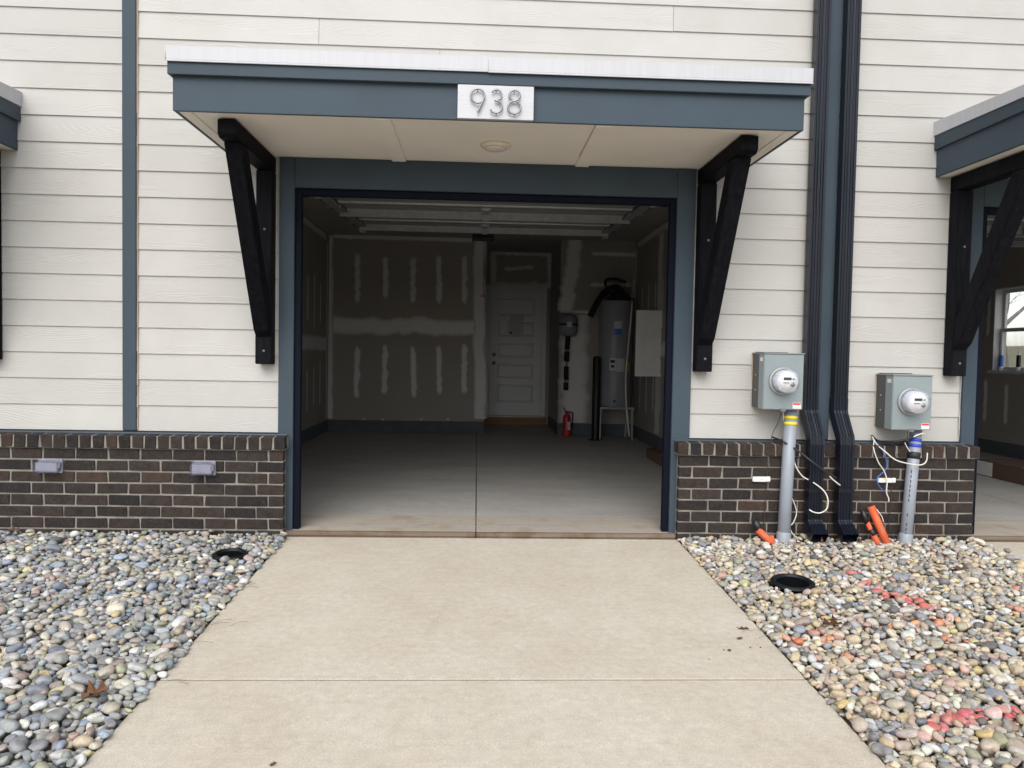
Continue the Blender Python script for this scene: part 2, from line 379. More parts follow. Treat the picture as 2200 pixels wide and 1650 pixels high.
# ------------------------------------------------------------------ mesh helpers
class MB:
    def __init__(self):
        self.v = []; self.f = []; self.sm = []
    def add(self, verts, faces, smooth=False):
        o = len(self.v)
        self.v += [Vector(p) for p in verts]
        self.f += [tuple(i + o for i in fc) for fc in faces]
        self.sm += [smooth] * len(faces)
        return self
    def box(self, x0, x1, y0, y1, z0, z1):
        if x0 > x1: x0, x1 = x1, x0
        if y0 > y1: y0, y1 = y1, y0
        if z0 > z1: z0, z1 = z1, z0
        return self.add([(x0, y0, z0), (x1, y0, z0), (x1, y1, z0), (x0, y1, z0), (x0, y0, z1), (x1, y0, z1), (x1, y1, z1), (x0, y1, z1)],
                        [(0, 3, 2, 1), (4, 5, 6, 7), (0, 1, 5, 4), (1, 2, 6, 5), (2, 3, 7, 6), (3, 0, 4, 7)])
    def prism(self, poly, axis, a, b):
        """poly: 2D outline; axis 'x': (y,z) pts, 'y': (x,z) pts, 'z': (x,y) pts, extruded from a to b."""
        def P(q, t):
            return {'x': (t, q[0], q[1]), 'y': (q[0], t, q[1]), 'z': (q[0], q[1], t)}[axis]
        n = len(poly)
        vs_ = [P(q, a) for q in poly] + [P(q, b) for q in poly]
        fs = [tuple(range(n - 1, -1, -1)), tuple(range(n, 2 * n))]
        fs += [(i, (i + 1) % n, n + (i + 1) % n, n + i) for i in range(n)]
        return self.add(vs_, fs)
    def tube(self, pts, r, seg=10, caps=True):
        pts = [Vector(p) for p in pts]
        rs = r if isinstance(r, (list, tuple)) else [r] * len(pts)
        rings = []
        t0 = (pts[1] - pts[0]).normalized()
        ref = Vector((0, 0, 1)) if abs(t0.z) < 0.9 else Vector((1, 0, 0))
        nrm = t0.cross(ref).normalized()
        for i, p in enumerate(pts):
            if i == 0: t = t0
            elif i == len(pts) - 1: t = (pts[i] - pts[i - 1]).normalized()
            else: t = ((pts[i + 1] - pts[i]).normalized() + (pts[i] - pts[i - 1]).normalized()).normalized()
            nrm = (nrm - t * nrm.dot(t)).normalized()
            bn = t.cross(nrm)
            rings.append([p + (nrm * math.cos(2 * math.pi * k / seg) + bn * math.sin(2 * math.pi * k / seg)) * rs[i] for k in range(seg)])
        vv = [q for rg in rings for q in rg]
        ff = []
        for i in range(len(pts) - 1):
            for k in range(seg):
                a = i * seg + k; b = i * seg + (k + 1) % seg
                ff.append((a, b, b + seg, a + seg))
        self.add(vv, ff, True)
        if caps:
            self.add(rings[0], [tuple(range(seg - 1, -1, -1))]); self.add(rings[-1], [tuple(range(seg))])
        return self
    def lathe(self, prof, c, axis='z', seg=28, smooth=True):
        """prof: (radius, height) list; closed at ends when radius 0."""
        c = Vector(c); vv = []; ff = []
        for (r, h) in prof:
            for k in range(seg):
                a = 2 * math.pi * k / seg
                if axis == 'z': vv.append(c + Vector((r * math.cos(a), r * math.sin(a), h)))
                else: vv.append(c + Vector((r * math.cos(a), -h, r * math.sin(a))))     # axis towards -Y
        for i in range(len(prof) - 1):
            for k in range(seg):
                a = i * seg + k; b = i * seg + (k + 1) % seg
                ff.append((a, b, b + seg, a + seg))
        return self.add(vv, ff, smooth)
    def build(self, name, mat, parent=None, bevel=0.0, loc=None, fixn=True, weld=True):
        bm = bmesh.new()
        off = Vector(parent_origin(parent)) if parent else Vector((0, 0, 0))
        if loc is not None: off = off + Vector(loc)
        bv = [bm.verts.new(p - off) for p in self.v]
        for fc, s in zip(self.f, self.sm):
            try:
                f = bm.faces.new([bv[i] for i in fc]); f.smooth = s
            except ValueError:
                pass
        if weld: bmesh.ops.remove_doubles(bm, verts=bm.verts, dist=1e-6)
        if fixn: bmesh.ops.recalc_face_normals(bm, faces=bm.faces)
        if bevel:
            es = [e for e in bm.edges if len(e.link_faces) == 2 and e.calc_face_angle(0) > 0.6]
            bmesh.ops.bevel(bm, geom=es, offset=bevel, segments=2, affect='EDGES', clamp_overlap=True)
        me = bpy.data.meshes.new(name); bm.to_mesh(me); bm.free()
        me.materials.append(mat)
        o = bpy.data.objects.new(name, me); COL.objects.link(o)
        if parent: o.parent = parent
        if loc is not None: o.location = loc
        return o

def parent_origin(o):
    p = Vector((0, 0, 0))
    while o is not None:
        p += o.location; o = o.parent
    return p

def thing(name, label, cat, loc=(0, 0, 0), group=None):
    o = bpy.data.objects.new(name, None); COL.objects.link(o)
    o.empty_display_size = 0.1
    o.location = loc; o['label'] = label; o['category'] = cat
    if group: o['group'] = group
    return o

def tag(o, label, cat, group=None):
    o['label'] = label; o['category'] = cat
    if group: o['group'] = group
    return o

def struct(o, label=None):
    o['kind'] = 'structure'
    if label: o['label'] = label
    return o

def spline(pts, n=6):
    pts = [Vector(p) for p in pts]
    P = [pts[0]] + pts + [pts[-1]]
    out = []
    for i in range(1, len(P) - 2):
        for k in range(n):
            t = k / n
            a, b, c, d = P[i - 1], P[i], P[i + 1], P[i + 2]
            out.append(0.5 * ((2 * b) + (c - a) * t + (2 * a - 5 * b + 4 * c - d) * t * t + (3 * b - a - 3 * c + d) * t ** 3))
    out.append(pts[-1])
    return out

PITCHX = 4.62                     # width of one unit of the row
XL, XR = -1.30, 1.44              # outer edges of the garage trim
OL, OR_ = -1.203, 1.316           # garage opening
OT = 2.278                        # top of opening
EXP = 0.169                       # siding exposure
Z0 = 0.672                        # lowest siding edge
SOF = 2.474                       # soffit height
FLOOR = 0.02

# =================================================================== GROUND
g = MB().box(-250, 250, -300, 300, -1.2, -0.62).build('ground', TURF); struct(g)
rd = MB().box(-250, 250, -17, -10.5, -0.7, -0.56).build('road', ASPHALT); struct(rd)

def slab_piece(x0, x1, ya, yb, mat, parent, name='slab', thick=0.13, slope=DRIVE_SLOPE):
    """one concrete slab between joints, ya > yb, top following the slope, tooled edges"""
    m = MB()
    m.prism([(ya, slope * ya), (ya, slope * ya - thick), (yb, slope * yb - thick), (yb, slope * yb)], 'x', x0, x1)
    return m.build(name, mat, parent, bevel=0.003)

for i, dx in enumerate((0, PITCHX, -PITCHX)):
    d = thing('driveway', ['', '', ''][0], 'driveway'); del d['label']; del d['category']; struct(d)
    x0, x1 = -1.222 + dx, 1.36 + dx
    ys = [-0.062, -2.112, -4.16, -6.21, -8.26, -10.5]
    for a, b in zip(ys[:-1], ys[1:]):
        slab_piece(x0, x1, a - (0.014 if a > -0.1 else 0.007), b + 0.007, DRIVE, d)
        MB().prism([(b + 0.0069, DRIVE_SLOPE * b - 0.006), (b - 0.0069, DRIVE_SLOPE * b - 0.006), (b - 0.0069, DRIVE_SLOPE * b - 0.1), (b + 0.0069, DRIVE_SLOPE * b - 0.1)], 'x', x0 + 0.002, x1 - 0.002).build('joint', JOINT, d)

# =================================================================== HOUSE FRONT
house = thing('townhouse', 'cream lap sided townhouse front with slate blue trim boards round the garages', 'house')
house_x0, house_x1 = -6.2, 7.0
# wall core behind the cladding (openings left free for the garages)
WB = 0.15
cores = [(-3.19 + 0.03, OL - 0.06, -0.3, OT), (OR_ + 0.06, OL - 0.06 + PITCHX, -0.3, OT), (OR_ + 0.06 - PITCHX - 2.6, OR_ - PITCHX - 2.5, -0.3, OT),
         (OR_ + 0.06 + PITCHX, house_x1, -0.3, OT)]
cm = MB()
cm.box(OR_ + 0.06 - PITCHX, OL - 0.06, 0.022, WB, -0.3, OT)
cm.box(OR_ + 0.06, OL - 0.06 + PITCHX, 0.022, WB, -0.3, OT)
cm.box(house_x0 - 0.4, OL - 0.06 - PITCHX, 0.022, WB, -0.3, OT)
cm.box(OR_ + 0.06 + PITCHX, house_x1, 0.022, WB, -0.3, OT)
cm.box(house_x0 - 0.4, house_x1, 0.022, WB, OT + 0.001, 6.0)
cm.build('wall', DRYWALL, house, weld=False)
MB().box(house_x0 - 0.6, house_x1 + 0.2, -0.3, 9.0, 6.0, 6.25).build('unseen_roof', BLACKMETAL, house)  # flat slab out of view, added to block light from the interior
MB().box(house_x1 + 0.001, house_x1 + 0.06, 0.0, 3.3, 2.9, 6.0).build('wall', SIDING, house)

def plank(x0, x1, j):
    zb = Z0 + EXP * j + random.uniform(-0.0012, 0.0012)
    zt = zb + EXP + 0.022
    sk = random.uniform(-0.0008, 0.0008)
    m = MB()
    g_ = 0.0012
    x0 += g_; x1 -= g_
    prof = [(0.0, zb), (0.009, zb), (0.0185, zt), (0.0105, zt)]
    vs_ = [(x0, y, z) for y, z in prof] + [(x1, y, z + sk) for y, z in prof]
    m.add(vs_, [(0, 1, 2, 3), (7, 6, 5, 4), (0, 4, 5, 1), (1, 5, 6, 2), (2, 6, 7, 3), (3, 7, 4, 0)])
    m.build('siding_board', SIDING, house)

T1 = (-2.302, -2.215)             # left vertical trim
T2 = (2.312, 2.396)               # right vertical trim
jx = {14: [at(945, 107, 0).x], 15: [at(685, 66, 0).x], 16: [at(1447, 40, 0).x], 17: [-0.9], 18: [0.9], 19: [-1.4, 1.9]}
for j in range(0, 20):
    low = (Z0 + EXP * (j + 1)) < SOF - 0.05
    if low:
        plank(XR - PITCHX, T1[0], j); plank(T1[1], XL, j); plank(XR, T2[0], j); plank(T2[1], XL + PITCHX, j)
        plank(XR + PITCHX, house_x1, j)
    else:
        plank(-6.2, -4.2 + random.uniform(-.3, .3), j) if False else None
        cut = -4.4 + 0.5 * math.sin(j * 2.3)
        plank(-6.5, cut, j); plank(cut, T1[0], j)
        xs = [T1[1]] + sorted(jx.get(j, [])) + [T2[0]]
        for a, b in zip(xs[:-1], xs[1:]): plank(a, b, j)
        cut = 4.6 + 0.6 * math.sin(j * 1.7)
        plank(T2[1], cut, j); plank(cut, house_x1, j)

def trimboard(x0, x1, z0, z1, y0=-0.02, y1=0.025, mat=TRIM, bev=0.0025, name='trim_board'):
    return MB().box(x0, x1, y0, y1, z0, z1).build(name, mat, house, bevel=bev)

ztop = Z0 + EXP * 20
for (a, b) in (T1, T2):
    trimboard(a, b, Z0 + 0.006, ztop, -0.018)
# beige caulk beads beside the trim
for (xc, za, zb) in ((T1[1] + 0.004, Z0 + .01, 3.6), (T1[0] - 0.002, Z0 + .01, 3.6), (XL - 0.004, Z0, SOF - .02), (XL + PITCHX - 0.004, Z0, 2.4)):
    m = MB(); n_ = 40
    prev = None
    for k in range(n_):
        z = za + (zb - za) * k / n_; z2 = za + (zb - za) * (k + 1) / n_
        w = 0.0015 + 0.0022 * random.random()
        m.box(xc - w, xc + w, -0.006 - 0.002 * random.random(), 0.012, z, z2)
    m.build('caulk_bead', CAULK if xc == T1[1] + 0.004 else SIDING, house)

for dx in (0, PITCHX, -PITCHX):
    trimboard(XL + dx, OL + dx, 0.022 if dx == 0 else 0.022, SOF - 0.002)
    trimboard(OR_ + dx, XR + dx, 0.022, SOF - 0.002)
    trimboard(OL + dx + 0.0015, OR_ + dx - 0.0015, OT, SOF - 0.003, -0.0185)
    # jambs and vinyl stops
    for (xa, xb) in ((OL - 0.05, OL + 0.004), (OR_ - 0.004, OR_ + 0.05)):
        MB().box(xa + dx, xb + dx, 0.026, 0.20, FLOOR + 0.004, OT).build('door_jamb', STOP, house, bevel=0.002)
    MB().box(OL + 0.0045 + dx, OR_ - 0.0045 + dx, 0.026, 0.20, OT - 0.006, OT + 0.05).build('door_jamb', STOP, house, bevel=0.002)
    for (xa, xb) in ((OL + 0.0045, OL + 0.042), (OR_ - 0.042, OR_ - 0.0045)):
        MB().box(xa + dx, xb + dx, 0.0, 0.05, FLOOR + 0.012, OT - 0.0065).build('door_stop', STOP, house, bevel=0.003)
    MB().box(OL + 0.043 + dx, OR_ - 0.043 + dx, 0.001, 0.05, OT - 0.046, OT - 0.0066).build('door_stop', STOP, house, bevel=0.003)

# flashing / ledge strips on top of the brick skirts
for (a, b) in ((XR - PITCHX, -1.235), (1.335, XL + PITCHX + 0.02)):
    MB().prism([(0.02, Z0 - 0.003), (-0.036, Z0 - 0.006), (-0.040, Z0 - 0.012), (-0.040, Z0 - 0.03), (0.02, Z0 - 0.03)], 'x', a, b).build('ledge_flashing', TRIM_EDGE, house)
    MB().box(a, b, -0.012, 0.004, Z0 - 0.0028, Z0 + 0.002).build('ledge_flashing', BLACKMETAL, house)

# =================================================================== BRICK SKIRTS
def brick_mesh(w, h, d, seed):
    rnd = random.Random(seed)
    bm = bmesh.new()
    bmesh.ops.create_cube(bm, size=1)
    for v in bm.verts:
        v.co = Vector((v.co.x * w, v.co.y * d, v.co.z * h))
        v.co += Vector((rnd.uniform(-1, 1) * 0.0034, rnd.uniform(-1, 1) * 0.0014, rnd.uniform(-1, 1) * 0.0026))
    bmesh.ops.bevel(bm, geom=bm.edges[:], offset=0.0035, segments=1, affect='EDGES')
    me = bpy.data.meshes.new('brick'); bm.to_mesh(me); bm.free(); me.materials.append(BRICK)
    return me
_bm_cache = {}
def brick(parent, x0, x1, z0, z1, yf, depth, rot=0.0, px=0):
    w = round((x1 - x0), 3); h = round(z1 - z0, 3)
    key = (w, h, depth, random.randrange(9))
    if key not in _bm_cache: _bm_cache[key] = brick_mesh(w, h, depth, hash(key) % 9999)
    o = bpy.data.objects.new('brick', _bm_cache[key]); COL.objects.link(o)
    o.parent = parent
    o.location = Vector(((x0 + x1) / 2, yf + depth / 2 + random.uniform(-0.0018, 0.0018), (z0 + z1) / 2)) - Vector(parent.location)
    o.rotation_euler = (rot, random.uniform(-0.006, 0.006), random.uniform(-0.01, 0.01))

def brick_wall(label, xa, xb, start_from_right):
    w = thing('brick_skirt', label, 'brick wall', ((xa + xb) / 2, -0.06, 0))
    BW, BH, J = 0.1915, 0.0628, 0.0118
    rise = BH + J
    ztop_ = 0.570
    zbot = ztop_ - rise * 10
    # recessed mortar: an uneven sheet body
    mm = MB().box(xa + 0.004, xb - 0.004, -0.0925, 0.021, zbot, 0.575)
    mm.build('mortar_bed', MORTAR, w)
    for c in range(10):
        zt = ztop_ - c * rise - J * 0.6
        zb_ = zt - BH
        if zt < -0.2: break
        segs = []
        first = (0.092 if c % 2 == 0 else 0.168) if start_from_right else (0.1935 if c % 2 == 0 else 0.082)
        x = 0.0; L = xb - xa; k = 0
        while x < L - 0.03:
            bw = first if k == 0 else BW
            e = min(x + bw, L)
            segs.append((x, e)); x = e + J; k += 1
        for s, e in segs:
            if e - s < 0.02: continue
            if start_from_right: brick(w, xb - e, xb - s, zb_, zt, -0.10, 0.05)
            else: brick(w, xa + s, xa + e, zb_, zt, -0.10, 0.05)
    # rowlock course on top, slightly proud and pitched
    RW = 0.0700; RP = 0.0815
    n_ = int((xb - xa) / RP)
    rp = (xb - xa + 0.03 + 0.0105) / round((xb - xa + 0.03) / RP)
    x = xa - 0.015
    k = 0
    while x < xb:
        brick(w, x, x + rp - 0.0125, 0.577, 0.655, -0.126, 0.118, rot=0.06)
        x += rp; k += 1
    m = MB()
    m.add([(xa - 0.013, -0.119, 0.573), (xb + 0.013, -0.119, 0.573), (xb + 0.013, -0.118, 0.649), (xa - 0.013, -0.118, 0.649),
           (xa - 0.013, -0.012, 0.573), (xb + 0.013, -0.012, 0.573), (xb + 0.013, -0.012, 0.6555), (xa - 0.013, -0.012, 0.6555)],
          [(0, 1, 2, 3), (3, 2, 6, 7), (1, 5, 6, 2), (0, 3, 7, 4), (4, 7, 6, 5), (0, 4, 5, 1)])
    m.build('mortar_bed', MORTAR, w)
    return w
brick_wall('dark brown brick skirt left of the open garage with two lavender boxes', -3.24, -1.243, True)
brick_wall('dark brown brick skirt behind the downspouts right of the open garage', 1.354, 3.379, False)

# =================================================================== CANOPIES
def canopy(x0, x1, label, main=False):
    t = thing('canopy', label, 'canopy', ((x0 + x1) / 2, 0, SOF), 'flat canopies over the garages')
    yf = -0.95
    # front boards
    MB().box(x0, x1, yf, yf + 0.02, SOF - 0.006, 2.663).build('fascia_board', TRIM, t, bevel=0.002)
    MB().box(x0 - 0.017, x1 + 0.02, yf - 0.03, yf - 0.0005, 2.648, 2.722).build('fascia_board', TRIM, t, bevel=0.002)
    # side boards
    for s, xx in ((-1, x0), (1, x1)):
        xa, xb = (xx + 0.0005, xx + 0.02) if s < 0 else (xx - 0.02, xx - 0.0005)
        MB().box(xa, xb, yf + 0.0205, 0.004, SOF - 0.005, 2.664).build('fascia_board', TRIM, t, bevel=0.002)
        xa, xb = (xx - 0.017, xx - 0.0002) if s < 0 else (xx + 0.0002, xx + 0.02)
        MB().box(xa, xb, yf + 0.0005, 0.004, 2.649, 2.74).build('fascia_board', TRIM, t, bevel=0.002)
    # roof deck
    MB().prism([(yf - 0.028, 2.723), (yf - 0.028, 2.775), (0.003, 2.825), (0.003, 2.70), (yf + 0.03, 2.70)], 'x', x0 - 0.013, x1 + 0.016).build('roof_deck', DRIP, t)
    # white drip edges: front in two lapped lengths, sides
    xm = at(1050, 120, -1.0).x if main else (x0 + x1) / 2
    MB().prism([(-0.984, 2.716), (-0.992, 2.710), (-0.9935, 2.713), (-0.986, 2.722), (-0.986, 2.790), (-0.93, 2.795), (-0.93, 2.797), (-0.988, 2.792), (-0.988, 2.722)], 'x', x0 - 0.022, xm + 0.02).build('drip_edge', DRIP, t)
    MB().prism([(-0.988, 2.712), (-0.996, 2.706), (-0.9975, 2.709), (-0.9905, 2.718), (-0.9905, 2.788), (-0.93, 2.7975), (-0.93, 2.7995), (-0.9925, 2.790), (-0.9925, 2.718)], 'x', xm, x1 + 0.026).build('drip_edge', DRIP, t)
    for xa, xb in ((x0 - 0.024, x0 - 0.0175), (x1 + 0.0205, x1 + 0.027)):
        MB().prism([(-0.983, 2.722), (0.003, 2.745), (0.003, 2.838), (-0.983, 2.788)], 'x', xa, xb).build('drip_edge', DRIP, t)
    # soffit board with battens and edge trim
    MB().box(x0 + 0.021, x1 - 0.021, yf + 0.021, 0.004, SOF, SOF + 0.02).build('soffit_panel', SOFFIT, t)
    for s, xx in ((1, x0 + 0.0215), (-1, x1 - 0.0215)):
        xa, xb = (xx, xx + 0.065) if s > 0 else (xx - 0.065, xx)
        MB().box(xa, xb, yf + 0.022, 0.003, SOF - 0.004, SOF - 0.0002).build('soffit_trim', SOFFIT, t, bevel=0.001)
    c = (x0 + x1) / 2
    for xc in (c - 0.60, c + 0.60):
        MB().box(xc - 0.045, xc + 0.045, yf + 0.021, -0.021, SOF - 0.012, SOF - 0.0002).build('batten', SOFFIT, t, bevel=0.0015)
    if main:
        MB().tube([(c + 0.60 - 0.047, yf + 0.025, SOF - 0.001), (c + 0.60 - 0.047, -0.25, SOF - 0.001)], 0.003, 6).build('caulk_bead', CAULK, t)
    return t
can = canopy(-1.622, 1.764, 'slate blue flat canopy carrying the 938 plaque over the open garage', True)
canopy(-6.25, -2.965, 'corner of a slate blue canopy cut by the left edge of the picture')
canopy(3.085, 6.40, 'slate blue canopy at the right edge beside the second meter')

# canopy lamp
lp = thing('ceiling_lamp', 'round cream flush lamp under the middle canopy', 'lamp', (0.091, -0.46, SOF))
MB().lathe([(0.001, 0), (0.090, 0), (0.090, -0.010), (0.083, -0.019), (0.070, -0.022), (0.001, -0.022)], (0.091, -0.46, SOF - 0.0005)).build('lamp_ring', LAMPR, lp)
MB().lathe([(0.001, -0.0225), (0.068, -0.0225), (0.064, -0.030), (0.045, -0.036), (0.001, -0.039)], (0.091, -0.46, SOF - 0.0005)).build('lamp_lens', LAMPW, lp)

# house number plaque
P0, P1 = at(984, 180, -0.97), at(1145.5, 262, -0.97)
pq = thing('house_number_sign', 'brushed white plaque with the numerals 938 on the canopy fascia', 'house number', ((P0.x + P1.x) / 2, -0.96, P1.z))
zb_, zt_ = P1.z + 0.003, P0.z - 0.001
MB().box(P0.x, P1.x, -0.985, -0.9502, zb_, zt_ - 0.006).build('plaque', BRUSHED, pq, bevel=0.002)
def numeral(pts2, name):
    # pts2 in target pixels; raised on stand-offs
    pts = [at(u, v, -1.005) for u, v in pts2]
    o = MB().tube(spline(pts, 5), 0.0050, 8).build('numeral', NICKEL, pq)
    return o
def arc(cx, cy, rx, ry, a0, a1, n=14):
    return [(cx + rx * math.cos(R(a0 + (a1 - a0) * k / n)), cy - ry * math.sin(R(a0 + (a1 - a0) * k / n))) for k in range(n + 1)]
n9 = arc(1026.3, 206, 14.6, 15.0, -35, 330, 20) + [(1037.5, 216), (1032, 228), (1026.0, 241.5)]
n3 = arc(1066.5, 204.0, 11.0, 11.5, 150, -60, 12) + [(1063.5, 216.5)] + arc(1065.5, 229.5, 13.2, 13.2, 68, -155, 14)
n8a = arc(1105.8, 205.0, 11.3, 11.0, -90, 270, 18)
n8b = arc(1104.8, 230.8, 13.6, 13.6, 90, 450, 18)
for pp in (n9, n3, n8a, n8b): numeral(pp, 'numeral')
for (u, v) in ((1026, 192), (1066, 193), (1105, 195), (1030, 234), (1066, 243), (1105, 244)):
    p = at(u, v, -1.0)
    MB().tube([(p.x, -1.0, p.z), (p.x, -0.984, p.z)], 0.003, 6).build('stand_off', NICKEL, pq)

# =================================================================== TIMBER BRACKETS
def bracket(x0, x1, label, flip=1):
    t = thing('timber_bracket', label, 'bracket', ((x0 + x1) / 2, 0, 1.12), 'black timber brackets under the canopies')
    D = 0.105
    MB().box(x0, x1, -0.100, -0.001, 1.125, SOF - 0.1075).build('post', STAIN, t, bevel=0.004)
    MB().prism([(-0.84, SOF - 0.008), (-0.84, SOF - 0.085), (-0.81, SOF - 0.105), (-0.001, SOF - 0.105), (-0.001, SOF - 0.008)], 'x', x0 + 0.001, x1 - 0.001).build('arm', STAIN, t, bevel=0.004)
    a = Vector((-0.101, 1.22)); b = Vector((-0.745, SOF - 0.106))
    # brace: parallelogram between post face and arm underside
    dirv = (b - a).normalized(); nv = Vector((dirv.y, -dirv.x)) * 0.088
    poly = [(-0.1005, 1.215), (-0.1005, 1.215 + 0.255), (-0.1005 - (SOF - 0.1058 - 1.47) * 0.56 , SOF - 0.1058), (-0.1005 - (SOF - 0.1058 - 1.47) * 0.56 - 0.135, SOF - 0.1058), (-0.145, 1.25)]
    poly = [(-0.1005, 1.30), (-0.1005, 1.485), (-0.605, SOF - 0.1058), (-0.745, SOF - 0.1058), (-0.155, 1.345)]
    MB().prism(poly, 'x', x0 + 0.004, x1 - 0.004).build('brace', STAIN, t, bevel=0.004)
    for z in (1.21, 1.99):
        MB().lathe([(0.0, 0.004), (0.007, 0.003), (0.009, 0.0), (0.009, -0.002)], ((x0 + x1) / 2 + 0.004, -0.1005, z), 'y', 10).build('bolt', GALVDK, t)
    return t
bracket(-1.428, -1.326, 'black timber bracket left of the open garage mouth')
bracket(1.452, 1.557, 'black timber bracket right of the open garage mouth above the left meter')
bracket(-1.428 + PITCHX - 0.005, -1.326 + PITCHX - 0.005, 'black timber bracket at the right edge of the picture')
bracket(1.452 - PITCHX, 1.557 - PITCHX - 0.004, 'black timber bracket sliver at the left edge of the picture')

# =================================================================== DOWNSPOUTS
def downspout(xc, label):
    t = thing('downspout', label, 'downspout', (xc, -0.1, 0), 'black corrugated downspouts between the garages')
    W, Dp = 0.092, 0.068
    def profile(scale=1.0):
        hw, hd = W / 2 * scale, Dp / 2 * scale
        pts = []
        nr = 4
        # front (towards -Y) ribbed
        n_ = 40
        for k in range(n_ + 1):
            x = -hw + 2 * hw * k / n_
            u = (x / hw + 0.84) / 1.68
            dep = 0.0 if not 0 < u < 1 else 0.0060 * max(0.0, math.sin(u * math.pi * 2 * nr)) ** 0.5
            pts.append((x, -hd + dep))
        for k in range(n_ + 1):
            x = hw - 2 * hw * k / n_
            u = (x / hw + 0.84) / 1.68
            dep = 0.0 if not 0 < u < 1 else 0.0060 * max(0.0, math.sin(u * math.pi * 2 * nr)) ** 0.5
            pts.append((x, hd - dep))
        return pts
    def sweep(path, name, sc=1.0, cap=False):
        m = MB(); rings = []
        for i, (y, z) in enumerate(path):
            if i == 0: tv = Vector(path[1]) - Vector(path[0])
            elif i == len(path) - 1: tv = Vector(path[i]) - Vector(path[i - 1])
            else: tv = (Vector(path[i + 1]) - Vector(path[i])).normalized() + (Vector(path[i]) - Vector(path[i - 1])).normalized()
            tv.normalize()
            nv = Vector((-tv.y, tv.x))        # direction for section depth: for downwards path (0,-1) -> (1,0)
            s = sc if not isinstance(sc, list) else sc[i]
            k = 1.0
            if 0 < i < len(path) - 1:
                d1 = (Vector(path[i + 1]) - Vector(path[i])).normalized()
                k = 1 / max(0.6, tv.dot(d1))
            rings.append([(xc + px, y + nv.x * py * k, z + nv.y * py * k) for px, py in profile(s)])
        n_ = len(rings[0])
        vv = [p for r in rings for p in r]; ff = []
        for i in range(len(rings) - 1):
            for k in range(n_):
                a = i * n_ + k; b = i * n_ + (k + 1) % n_
                ff.append((a, b, b + n_, a + n_))
        m.add(vv, ff)
        o = m.build(name, DOWN, t)
        sol = o.modifiers.new('thick', 'SOLIDIFY'); sol.thickness = 0.0015; sol.offset = -1
        return o
    yw, yb = -0.060, -0.172
    sweep([(yw, 4.05), (yw, 2.4), (yw, 0.93)], 'pipe')
    # crimped offset elbows
    up_ = [(yw, 0.955), (yw, 0.875)]
    for k in range(5):
        up_.append((yw - 0.02 * 0 - (k + 1) * 0.003, 0.872 - 0.008 * (k + 1)))
    sweep([(yw, 0.96), (yw, 0.875), (yw - 0.012, 0.845), (yw - 0.085, 0.735), (yw - 0.105, 0.705), (yb, 0.66), (yb, 0.60)], 'elbow', 1.045)
    sweep([(yb, 0.62), (yb, 0.35), (yb, 0.17)], 'pipe')
    cr = []
    cz = [(yb, 0.29), (yb, 0.175)]
    for k in range(1, 7):
        a = R(58) * k / 6
        cz.append((yb - 0.07 * (1 - math.cos(a)), 0.175 - 0.075 * math.sin(a)))
    ly, lz = cz[-1]
    cz.append((ly - 0.075, lz - 0.048))
    sweep(cz, 'outlet_elbow', [1.05, 1.05, 1.03, 1.06, 1.03, 1.06, 1.03, 1.06, 1.08])
    # straps
    MB().box(xc - 0.052, xc + 0.052, yb - 0.040, yb + 0.035, 0.345, 0.372).build('strap', DOWN, t, bevel=0.002)
    return t
downspout(2.239, 'left black corrugated downspout, close beside the left meter')
downspout(2.440, 'right black corrugated downspout, right of the slate trim board')

